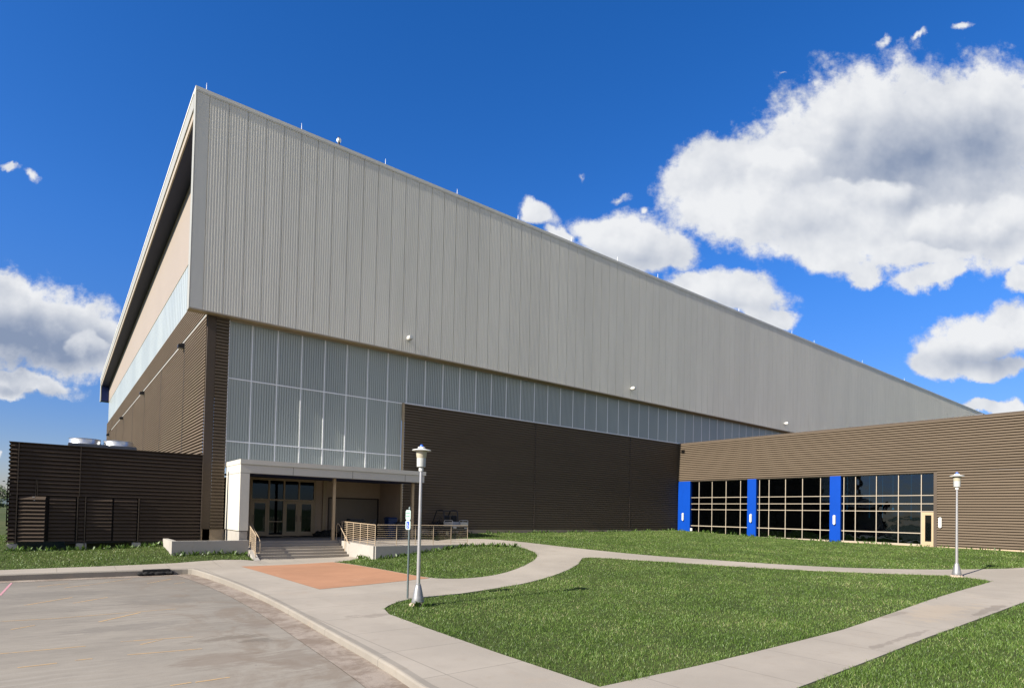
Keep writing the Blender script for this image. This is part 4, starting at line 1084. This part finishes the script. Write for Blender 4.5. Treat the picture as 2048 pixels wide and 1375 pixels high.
# ------------------------------------------------------------------ lamp posts
def lamp(label, loc):
    t = thing('street_lamp', label, 'street lamp', loc, 'silver lamp posts with disc tops')
    I = Matrix.Identity(4); o3 = (0, 0, 0)
    bm = bmesh.new(); bmesh.ops.create_icosphere(bm, subdivisions=3, radius=1)
    for q in bm.verts:
        n_ = q.co.normalized(); k_ = 1 + .16 * math.sin(n_.x * 7 + 1) * math.cos(n_.y * 9) + .08 * math.sin(n_.z * 13 + n_.x * 11)
        q.co = Vector((n_.x * .22 * k_, n_.y * .22 * k_, max(-.15, min(.095, n_.z * .16 * k_))))
    mb = MB(); mb.add_bm(bm); mb.build('footing', M['rubble'], t, xf=I)
    mb = MB(); mb.lathe(o3, [(.175, .095), (.175, .14), (.165, .15), (.165, .17), (.15, .25), (.115, .42), (.085, .55), (.075, .57), (.075, .60), (.058, .61)], 28); mb.build('base_cover', M['galv_dull'], t, True, xf=I)
    mb = MB(); mb.lathe(o3, [(.054, .58), (.052, 1.2), (.038, 3.78)], 24); mb.build('pole', M['alu_pole'], t, True, xf=I)
    mb = MB(); mb.lathe(o3, [(.0, 3.72), (.062, 3.73), (.066, 3.80), (.055, 3.84), (.0, 3.85)], 20); mb.build('collar', M['lamp_white'], t, True, xf=I)
    mb = MB(); mb.lathe(o3, [(.0, 3.845), (.118, 3.85), (.122, 3.90), (.126, 4.085), (.12, 4.09)], 32); mb.build('housing', M['lamp_grey'], t, True, xf=I)
    mb = MB(); mb.lathe(o3, [(.124, 4.088), (.135, 4.12), (.155, 4.27), (.165, 4.315)], 32); mb.build('globe', M['lamp_glass'], t, True, xf=I)
    mb = MB(); mb.lathe(o3, [(.16, 4.318), (.262, 4.296), (.268, 4.30), (.25, 4.322), (.105, 4.350), (.10, 4.395), (.085, 4.405), (.0, 4.406)], 36); mb.build('disc_shade', M['lamp_white'], t, True, xf=I)
    mb = MB(); mb.lathe(o3, [(.052, 4.404), (.05, 4.425), (.03, 4.465), (.0, 4.475)], 16); mb.build('finial', M['blue_cap'], t, True, xf=I)
    return t
hz = lambda x, y: float(H(x, y))
l0 = lamp('silver lamp post with a blue-tipped disc top on the lawn corner beside the parking sign', (8.09, 14.45, hz(8.09, 14.45)))
dup(l0, (30.5, 8.08, hz(30.5, 8.08)), 'silver lamp post with a blue-tipped disc top at the far path corner')

# ------------------------------------------------------------------ accessible parking sign
sg = thing('parking_sign', 'narrow white accessible-parking sign on a dark metal post by the lawn corner', 'sign', (8.45, 15.72, hz(8.45, 15.72)))
I4 = Matrix.Identity(4)
mb = MB(); mb.tube([(0, 0, -.1), (0, 0, 2.70)], .03, 10); mb.lathe((0, 0, 2.70), [(.034, -.03), (.034, .01), (.012, .045), (0, .05)], 10); mb.build('post', M['post_green'], sg, True, xf=I4)
def plate(name, z0, z1, m):
    mb = MB(); bm = bmesh.new(); bmesh.ops.create_cube(bm, size=1)
    for q in bm.verts: q.co = Vector((-.045 + q.co.x * .006, q.co.y * .30, (z0 + z1) / 2 + q.co.z * (z1 - z0)))
    ed = [e_ for e_ in bm.edges if abs(e_.verts[0].co.x - e_.verts[1].co.x) > .001]
    bmesh.ops.bevel(bm, geom=ed, offset=.03, segments=3, affect='EDGES'); mb.add_bm(bm)
    return mb.build(name, m, sg, xf=I4)
p1 = plate('upper_plate', 2.345, 2.645, M['sign_white']); p2 = plate('lower_plate', 2.06, 2.335, M['sign_white'])
def text_part(s, size, loc, m, parent):
    cu = bpy.data.curves.new('lettering', 'FONT'); cu.body = s; cu.size = size; cu.align_x = 'CENTER'; cu.align_y = 'CENTER'; cu.extrude = .001
    ob = bpy.data.objects.new('lettering', cu); COL.objects.link(ob)
    bpy.context.view_layer.update()
    dg = bpy.context.evaluated_depsgraph_get(); me = bpy.data.meshes.new_from_object(ob.evaluated_get(dg))
    bpy.data.objects.remove(ob); o_ = bpy.data.objects.new('lettering', me); COL.objects.link(o_)
    me.transform(Matrix.Translation(loc) @ Matrix.Rotation(R(-90), 4, 'Z') @ Matrix.Rotation(R(90), 4, 'X'))
    me.materials.clear(); me.materials.append(m); o_.parent = parent
    return o_
text_part('RESERVED', .052, (-.0498, 0, 2.545), M['sign_green'], p1); text_part('PARKING', .056, (-.0498, 0, 2.455), M['sign_green'], p1)
mb = MB(); mb.box(-.0505, -.049, -.085, .085, 2.10, 2.30); bl = mb.build('blue_square', M['sign_blue'], p2, xf=I4)
mb = MB(); xx = -.0515
mb.v = []; 
def fl(pts): mb.quad(*[(xx, -a_ * .8, 2.2 + (b_ - 2.21) * .8) for a_, b_ in pts])
cx, cz = -.012, 2.272
fl([(cx + .016 * math.cos(t_), cz + .016 * math.sin(t_)) for t_ in np.linspace(0, 2 * math.pi, 13)[:-1]])
fl([(-.022, 2.25), (-.004, 2.25), (.002, 2.196), (-.016, 2.196)])
fl([(-.006, 2.232), (.035, 2.228), (.035, 2.217), (-.005, 2.219)])
fl([(-.014, 2.206), (.036, 2.204), (.036, 2.192), (-.016, 2.192)]); fl([(.028, 2.203), (.042, 2.199), (.058, 2.150), (.046, 2.145)]); fl([(.048, 2.152), (.066, 2.158), (.068, 2.149), (.048, 2.142)])
for k_ in range(16):
    a0_ = R(115 + k_ * 14); a1_ = R(115 + (k_ + 1) * 14); c_ = (-.004, 2.168)
    fl([(c_[0] + .050 * math.cos(a0_), c_[1] + .050 * math.sin(a0_)), (c_[0] + .050 * math.cos(a1_), c_[1] + .050 * math.sin(a1_)), (c_[0] + .039 * math.cos(a1_), c_[1] + .039 * math.sin(a1_)), (c_[0] + .039 * math.cos(a0_), c_[1] + .039 * math.sin(a0_))])
mb.build('wheelchair_symbol', M['sign_pure'], p2, xf=I4)

# ------------------------------------------------------------------ utility vehicle, bins, clutter
def utv():
    gz = hz(20.0, 31.9)
    t = thing('utility_vehicle', 'black open utility vehicle with roll hoops and grey cargo bed parked against the dark wall', 'utility vehicle', (20.0, 32.0, gz))
    t.rotation_euler = (0, 0, R(8))
    I = Matrix.Identity(4)
    mb = MB(); mb.bevbox(-.62, .62, -1.0, 1.15, .42, .62, .04); mb.bevbox(-.60, .60, .62, 1.2, .55, .92, .07); mb.bevbox(-.60, .60, -.30, .05, .60, .85, .05); mb.build('body', M['plastic_black'], t, xf=I)
    mb = MB(); mb.bevbox(-.66, .66, -1.12, -.28, .70, .74, .01); mb.bevbox(-.66, -.62, -1.12, -.28, .74, .98, .01); mb.bevbox(.62, .66, -1.12, -.28, .74, .98, .01); mb.bevbox(-.62, .62, -.32, -.28, .74, .98, .01); bd = mb.build('cargo_bed', M['bed_grey'], t, xf=I)
    mb = MB(); mb.bevbox(.02, .64, -1.15, -1.11, .72, .97, .01); mb.build('tailgate', M['bed_grey'], bd, xf=I)
    mb = MB()
    for sx in (-1, 1): mb.tube([(sx * .62, -1.1, .97), (sx * .62, -1.1, 1.05), (sx * .62, -1.05, 1.08), (sx * .62, -.38, 1.08), (sx * .62, -.32, 1.05), (sx * .62, -.32, .97)], .02, 6)
    mb.tube([(.2, -1.13, .97), (.2, -1.13, 1.05), (.25, -1.13, 1.08), (.58, -1.13, 1.08), (.62, -1.13, 1.05), (.62, -1.13, .97)], .02, 6)
    mb.build('bed_rail', M['bed_grey'], bd, xf=I)
    for sx in (-1, 1):
        mb = MB(); x = sx * .56
        mb.tube([(x, .95, .85), (x, .62, 1.50), (x, .52, 1.66), (x, .40, 1.70), (x, .0, 1.70), (x, -.12, 1.66), (x, -.18, 1.55), (x, -.25, .80)], .035, 8); mb.build('roll_hoop', M['black_box'], t, True, xf=I)
    mb = MB(); mb.tube([(-.56, .5, 1.66), (.56, .5, 1.66)], .025, 6); mb.tube([(-.56, -.12, 1.66), (.56, -.12, 1.66)], .025, 6); mb.tube([(-.56, -.2, 1.3), (.56, -.2, 1.3)], .02, 6); mb.build('cross_bar', M['black_box'], t, xf=I)
    for sx in (-1, 1):
        mb = MB(); mb.bevbox(sx * .3 - .24, sx * .3 + .24, -.1, .38, .78, .92, .04); mb.bevbox(sx * .3 - .23, sx * .3 + .23, -.20, -.08, .90, 1.38, .05); mb.build('seat', M['black_cloth'], t, xf=I)
    mb = MB(); mb.tube([(-.3, .75, .92), (-.3, .52, 1.12)], .02, 6)
    ring = [(-.3 + .16 * math.cos(a_), .52 + .06 * math.sin(a_), 1.12 + .14 * math.sin(a_)) for a_ in np.linspace(0, 2 * math.pi, 17)]; mb.tube(ring, .014, 6); mb.build('steering_wheel', M['black_box'], t, xf=I)
    for sx in (-1, 1):
        for y in (-.68, .82):
            c = (sx * .56, y, .29); s = Matrix.Translation(c) @ Matrix.Rotation(R(90), 4, 'Y')
            mb = MB(); mb.lathe((0, 0, 0), [(.15, -.10), (.25, -.11), (.285, -.08), (.29, 0), (.285, .08), (.25, .11), (.15, .10)], 24); wh = mb.build('wheel', M['black_rubber'], t, True, xf=s)
            mb = MB(); mb.lathe((0, 0, 0), [(0, -.05), (.05, -.06), (.09, -.03), (.13, -.04), (.155, -.105), (.155, .105), (.13, .04), (.09, .03), (.05, .06), (0, .05)], 24); mb.build('rim', M['rim_tan'], wh, True, xf=s)
    mb = MB(); mb.bevbox(-.58, -.30, -1.14, -1.10, .60, .68, .008); mb.bevbox(.35, .60, -1.13, -1.09, .58, .64, .008); mb.build('tail_light', M['lamp_white'], t, xf=I)
utv()
def wheelie_bin(label, loc, m, h, group=None):
    t = thing('wheeled_bin', label, 'bin', loc); I = Matrix.Identity(4)
    mb = MB(); n0 = len(mb.v)
    mb.v += [(-.22,-.22,.04),(.22,-.22,.04),(.22,.22,.04),(-.22,.22,.04),(-.29,-.30,h),(.29,-.30,h),(.29,.30,h),(-.29,.30,h)]
    for q in ((0,3,2,1),(0,1,5,4),(1,2,6,5),(2,3,7,6),(3,0,4,7)): mb.f.append(q)
    mb.box(-.31, .31, -.32, .32, h - .05, h); mb.build('body', m, t, xf=I)
    mb = MB(); mb.prism([(-.33, h + .01), (.33, h + .01), (.33, h + .05), (.1, h + .12), (-.2, h + .10), (-.33, h + .04)], 'x', -.31, .31); mb.build('lid', m, t, xf=I)
    mb = MB()
    for sx in (-1, 1):
        s = Matrix.Translation((sx * .25, .24, .1)) @ Matrix.Rotation(R(90), 4, 'Y')
        bm = bmesh.new(); bmesh.ops.create_cone(bm, cap_ends=True, segments=16, radius1=.1, radius2=.1, depth=.05); mb.add_bm(bm, s)
    mb.build('wheels', M['black_rubber'], t, xf=I)
    return t
wheelie_bin('blue wheeled bin beside the tan wall at the end of the canopy', (16.55, 33.2, DZ), M['plastic_blue'], 1.16)
b2 = wheelie_bin('shorter black wheeled bin next to the blue bin', (17.05, 32.95, DZ), M['plastic_black'], .88)
# covered machine behind the ramp rail and dark heap by the pilaster
t = thing('covered_cart', 'low black push cart heaped with dark gear before the roll-up door', 'cart', (14.9, 34.6, DZ)); I4 = Matrix.Identity(4)
mb = MB(); mb.bevbox(-.95, .95, -.4, .4, .45, .85, .08); mb.bevbox(-.6, .5, -.35, .35, .85, 1.12, .10); mb.build('body', M['plastic_black'], t, xf=I4)
mb = MB()
for sx in (-.7, .7):
    for sy in (-.36, .36):
        bm = bmesh.new(); bmesh.ops.create_cone(bm, cap_ends=True, segments=16, radius1=.22, radius2=.22, depth=.12); mb.add_bm(bm, Matrix.Translation((sx, sy, .22)) @ Matrix.Rotation(R(90), 4, 'X'))
mb.build('wheels', M['black_rubber'], t, xf=I4)
mb = MB(); mb.tube([(.9, -.3, .7), (1.2, -.3, 1.08), (1.2, .3, 1.08), (.9, .3, .7)], .02, 6); mb.build('handle', M['galv_dull'], t, xf=I4)
def lump(name, label, cat, c, r, m, seed):
    rn = random.Random(seed); bm = bmesh.new(); bmesh.ops.create_icosphere(bm, subdivisions=4, radius=1)
    ph = [rn.uniform(0, 6) for _ in range(6)]
    for q in bm.verts:
        n_ = q.co.normalized(); k_ = 1 + .18 * math.sin(n_.x * 4 + ph[0]) * math.sin(n_.y * 5 + ph[1]) + .08 * math.sin(n_.x * 11 + ph[2] + n_.z * 9) + .05 * math.sin(n_.y * 17 + ph[3])
        q.co = Vector((n_.x * r[0] * k_, n_.y * r[1] * k_, max(0, n_.z * k_) * r[2] - .0))
    mb = MB(); mb.add_bm(bm); o = mb.build(name, m, smooth=True); o.location = c; return tag(o, label, cat)
lump('tarpaulin_heap', 'crumpled dark tarpaulin heaped by the tan pilaster right of the entrance doors', 'tarpaulin', (13.35, 35.3, DZ), (.75, .4, .38), M['black_cloth'], 3)
# sediment sock on the drain inlet
t = thing('inlet_sock', 'black fabric sediment sock lying along the kerb drain inlet', 'drain sock', (3.35, 26.96, LOTZ))
mb = MB(); rn = random.Random(2)
pts_ = [(2.74 + .062 * i, 26.93 + .02 * math.sin(i * .9) , LOTZ + .075 + .01 * math.sin(i * 1.7)) for i in range(21)]
mb.tube(pts_, [.035] + [.075 + .012 * math.sin(i * 2.1) for i in range(19)] + [.03], 12); mb.build('tube', M['black_cloth'], t, True)
mb = MB(); mb.bevbox(2.92, 3.86, 26.92, 27.12, LOTZ + .13, .115, .02); mb.build('flap', M['black_cloth'], t)

# ------------------------------------------------------------------ far trees and hills
def tree_mesh():
    mb = MB(); mb.tube([(0, 0, -.3), (.1, 0, 1.5), (0, .1, 3.2), (.1, 0, 5)], [.28, .22, .14, .05], 8)
    for k_ in range(7):
        a_ = k_ * 2.4; z_ = 1.6 + .45 * k_
        mb.tube([(0, 0, z_), (.9 * math.cos(a_), .9 * math.sin(a_), z_ + .6), (1.6 * math.cos(a_), 1.6 * math.sin(a_), z_ + 1.4)], [.09, .06, .02], 6)
    rn = np.random.default_rng(5); L = MB()
    for _ in range(26):
        c = np.array([rn.normal(0, 1.5), rn.normal(0, 1.5), rn.uniform(1.8, 6.3)]); s_ = rn.uniform(.5, 1.05)
        for _ in range(70):
            p = c + rn.normal(0, 1, 3) * s_ * np.array([.5, .5, .42]); a_ = rn.normal(0, 1, 3); a_ /= np.linalg.norm(a_); b_ = np.cross(a_, rn.normal(0, 1, 3)); b_ /= np.linalg.norm(b_); w = rn.uniform(.10, .2)
            L.quad(p - a_ * w * 1.5, p + b_ * w * .6, p + a_ * w * 1.5, p - b_ * w * .6)
    return mb, L
tm_, tl_ = tree_mesh()
t0 = thing('tree', 'scruffy green tree at the near end of the far tree line, left of the louvres', 'tree', (-4.0, 150, .3), 'far trees at the field edge')
I4 = Matrix.Identity(4)
tm_.build('trunk', M['bark'], t0, xf=I4); tl_.build('crown', M['leaf'], t0, xf=I4)
dup(t0, (-9.5, 165, .3), 'scruffy green tree at the picture edge in the far tree line', 1.2).scale = (1.1, 1.1, .9)
dup(t0, (-1.5, 185, .3), 'scruffy green tree half hidden behind the louvre edge, farther back', 2.6).scale = (1.0, 1.0, .9)
mb = MB()
for i in range(60):
    pass
xs_ = np.linspace(-900, 900, 90); hh = 14 + 5 * np.sin(xs_ * .011) + 3 * np.sin(xs_ * .037 + 1)
for i in range(89):
    x0_, x1_ = xs_[i], xs_[i + 1]
    for (ya, yb, ka, kb) in ((1000, 1080, 0, 1), (1080, 1250, 1, .8), (1250, 1500, .8, 0)):
        mb.quad((x0_, ya, hh[i] * ka), (x1_, ya, hh[i + 1] * ka), (x1_, yb, hh[i + 1] * kb), (x0_, yb, hh[i] * kb))
struct(mb.build('hills', M['hill_green'], smooth=True))

# ------------------------------------------------------------------ grass
INNER = INNER_EDGE + [(18.0, 26.62), (12.46, 26.62), (12.46, 28.3), (11.5, 27.3)]
BACK = BACK_EDGE + [(45.5, 4.9), (45.56, 33.38), (17.5, 33.38)]
FG = [(44.5, 4.60), (24, 4.56), (15.4, 4.56), (9.2, 4.40), (6.68, 4.36), (6.68, -.5), (44.5, -.5)]
LEFT = [(-9, 28.48), (-1.4, 28.46), (1.6, 28.54), (4.3, 28.9), (7.05, 29.08), (7.5, 29.05), (7.58, 29.2), (7.58, 30.18), (4.33, 30.18), (4.33, 32.86), (-1.5, 32.9), (-1.6, 46), (-9, 46)]
def blades(poly, dens, hmin, hmax, wmin, wmax, edge=0):
    poly = np.array(poly); x0, y0 = poly.min(0); x1, y1 = poly.max(0)
    A = (x1 - x0) * (y1 - y0); n = int(A * dens)
    x = RNG.uniform(x0, x1, n); y = RNG.uniform(y0, y1, n)
    # worn, ragged edge
    jx = .055 * np.sin(x * 9.1 + 2.3 * np.sin(y * 5.3)) + RNG.normal(0, .025, n); jy = .055 * np.sin(y * 8.3 + 2.1 * np.sin(x * 6.1)) + RNG.normal(0, .025, n)
    ok = inside(x + jx, y + jy, poly.tolist()); x, y = x[ok], y[ok]
    dist = np.hypot(x, y)
    keep = RNG.uniform(0, 1, len(x)) < np.clip((9.0 / dist) ** 1.15, 0, 1)
    # only what the photographed side can see
    az = np.arctan2(x, y); keep &= (az > R(-6)) & (az < R(92))
    # clumping and thin patches
    cl = np.sin(x * 2.1 + 1.3 * np.sin(y * 1.7)) * np.sin(y * 2.4 + 1.1 * np.sin(x * 1.3))
    keep &= RNG.uniform(0, 1, len(x)) < .78 + .22 * cl
    x, y, dist, cl = x[keep], y[keep], dist[keep], cl[keep]; n = len(x)
    k = np.clip(dist / 9.0, 1, 4.0)
    hgt = RNG.uniform(hmin, hmax, n) * (1 + .18 * cl); tall = RNG.uniform(0, 1, n) < .008; hgt[tall] *= 1.6
    wid = RNG.uniform(wmin, wmax, n) * k ** .62
    a = RNG.uniform(0, 2 * math.pi, n); dx, dy = np.cos(a), np.sin(a)
    lean = RNG.uniform(.15, .95, n) * hgt; la = RNG.uniform(0, 2 * math.pi, n); lx, ly = np.cos(la) * lean, np.sin(la) * lean
    z = H(x, y) - .01
    P = np.zeros((n, 5, 3))
    P[:, 0] = np.c_[x - dx * wid / 2, y - dy * wid / 2, z]; P[:, 1] = np.c_[x + dx * wid / 2, y + dy * wid / 2, z]
    P[:, 2] = np.c_[x + dx * wid * .40 + lx * .35, y + dy * wid * .40 + ly * .35, z + hgt * .62]; P[:, 3] = np.c_[x - dx * wid * .40 + lx * .35, y - dy * wid * .40 + ly * .35, z + hgt * .62]
    P[:, 4] = np.c_[x + lx, y + ly, z + hgt]
    tint = np.clip(RNG.beta(1.5, 1.7, n) * .95, 0, 1)
    straw = RNG.uniform(0, 1, n) < .03; tint[straw] = RNG.uniform(.86, 1, straw.sum())
    return P, tint
G = [blades(TRI, 1900, .030, .078, .005, .009), blades(FG, 2400, .035, .085, .005, .009), blades(INNER, 1900, .04, .09, .006, .010), blades(BACK, 1900, .035, .08, .006, .010), blades(LEFT, 1900, .04, .085, .006, .010)]
# weeds along walls and slab edges
wx = []
for (a, b, n_) in (((17.6, 33.2), (22.5, 33.2), 500), ((22.5, 33.3), (45, 33.3), 350), ((18.4, 31.2), (20.2, 31.0), 160), ((45.4, 13.5), (45.4, 33), 420), ((45.4, -2), (45.4, 13), 200), ((12.6, 26.45), (18.0, 26.45), 420), ((-1.4, 32.8), (4.3, 32.7), 260), ((4.4, 30.1), (7.5, 30.1), 160), ((12.35, 28.3), (12.35, 27.0), 80), ((17.9, 26.4), (20.1, 25.2), 220), ((7.9, 14.3), (8.3, 14.3), 40)):
    t_ = RNG.uniform(0, 1, n_); cl = np.sin(t_ * 37 + a[0]) > -.55
    t_ = t_[cl]; wx.append(np.c_[a[0] + (b[0] - a[0]) * t_ + RNG.normal(0, .10, len(t_)), a[1] + (b[1] - a[1]) * t_ - np.abs(RNG.normal(0, .10, len(t_)))])
wx = np.vstack(wx); n = len(wx)
P = np.zeros((n, 5, 3)); h_ = RNG.uniform(.08, .30, n) * RNG.uniform(.6, 1, n); w_ = RNG.uniform(.02, .05, n); a = RNG.uniform(0, 6.28, n); la = RNG.uniform(0, 6.28, n)
z = H(wx[:, 0], wx[:, 1]); dx, dy = np.cos(a) * w_, np.sin(a) * w_; lx, ly = np.cos(la) * h_ * .6, np.sin(la) * h_ * .6
P[:, 0] = np.c_[wx[:, 0] - dx * .3, wx[:, 1] - dy * .3, z]; P[:, 1] = np.c_[wx[:, 0] + dx * .3, wx[:, 1] + dy * .3, z]; P[:, 2] = np.c_[wx[:, 0] + dx + lx * .5, wx[:, 1] + dy + ly * .5, z + h_ * .6]; P[:, 3] = np.c_[wx[:, 0] - dx + lx * .5, wx[:, 1] - dy + ly * .5, z + h_ * .6]; P[:, 4] = np.c_[wx[:, 0] + lx, wx[:, 1] + ly, z + h_]
G.append((P, np.clip(RNG.beta(2, 3, n) * .7, 0, 1)))
P = np.concatenate([g_[0] for g_ in G]); T = np.concatenate([g_[1] for g_ in G]); n = len(P)
print('blades', n, [len(g_[0]) for g_ in G])
me = bpy.data.meshes.new('grass')
me.vertices.add(n * 5); me.vertices.foreach_set('co', P.reshape(-1))
idx = (np.arange(n)[:, None] * 5 + np.array([[0, 1, 2, 3, 3, 2, 4]])).ravel()
me.loops.add(n * 7); me.loops.foreach_set('vertex_index', idx.astype(np.int32))
me.polygons.add(n * 2); st = (np.arange(n)[:, None] * 7 + np.array([[0, 4]])).ravel()
me.polygons.foreach_set('loop_start', st.astype(np.int32))
me.update(calc_edges=True); me.validate()
at = me.attributes.new('tint', 'FLOAT', 'POINT'); at.data.foreach_set('value', np.repeat(T, 5).astype(np.float32))
me.materials.append(M['grass'])
go = bpy.data.objects.new('grass', me); COL.objects.link(go); go['kind'] = 'stuff'
tag(go, 'short green mown grass on the lawns with a few straw blades and weeds', 'grass')
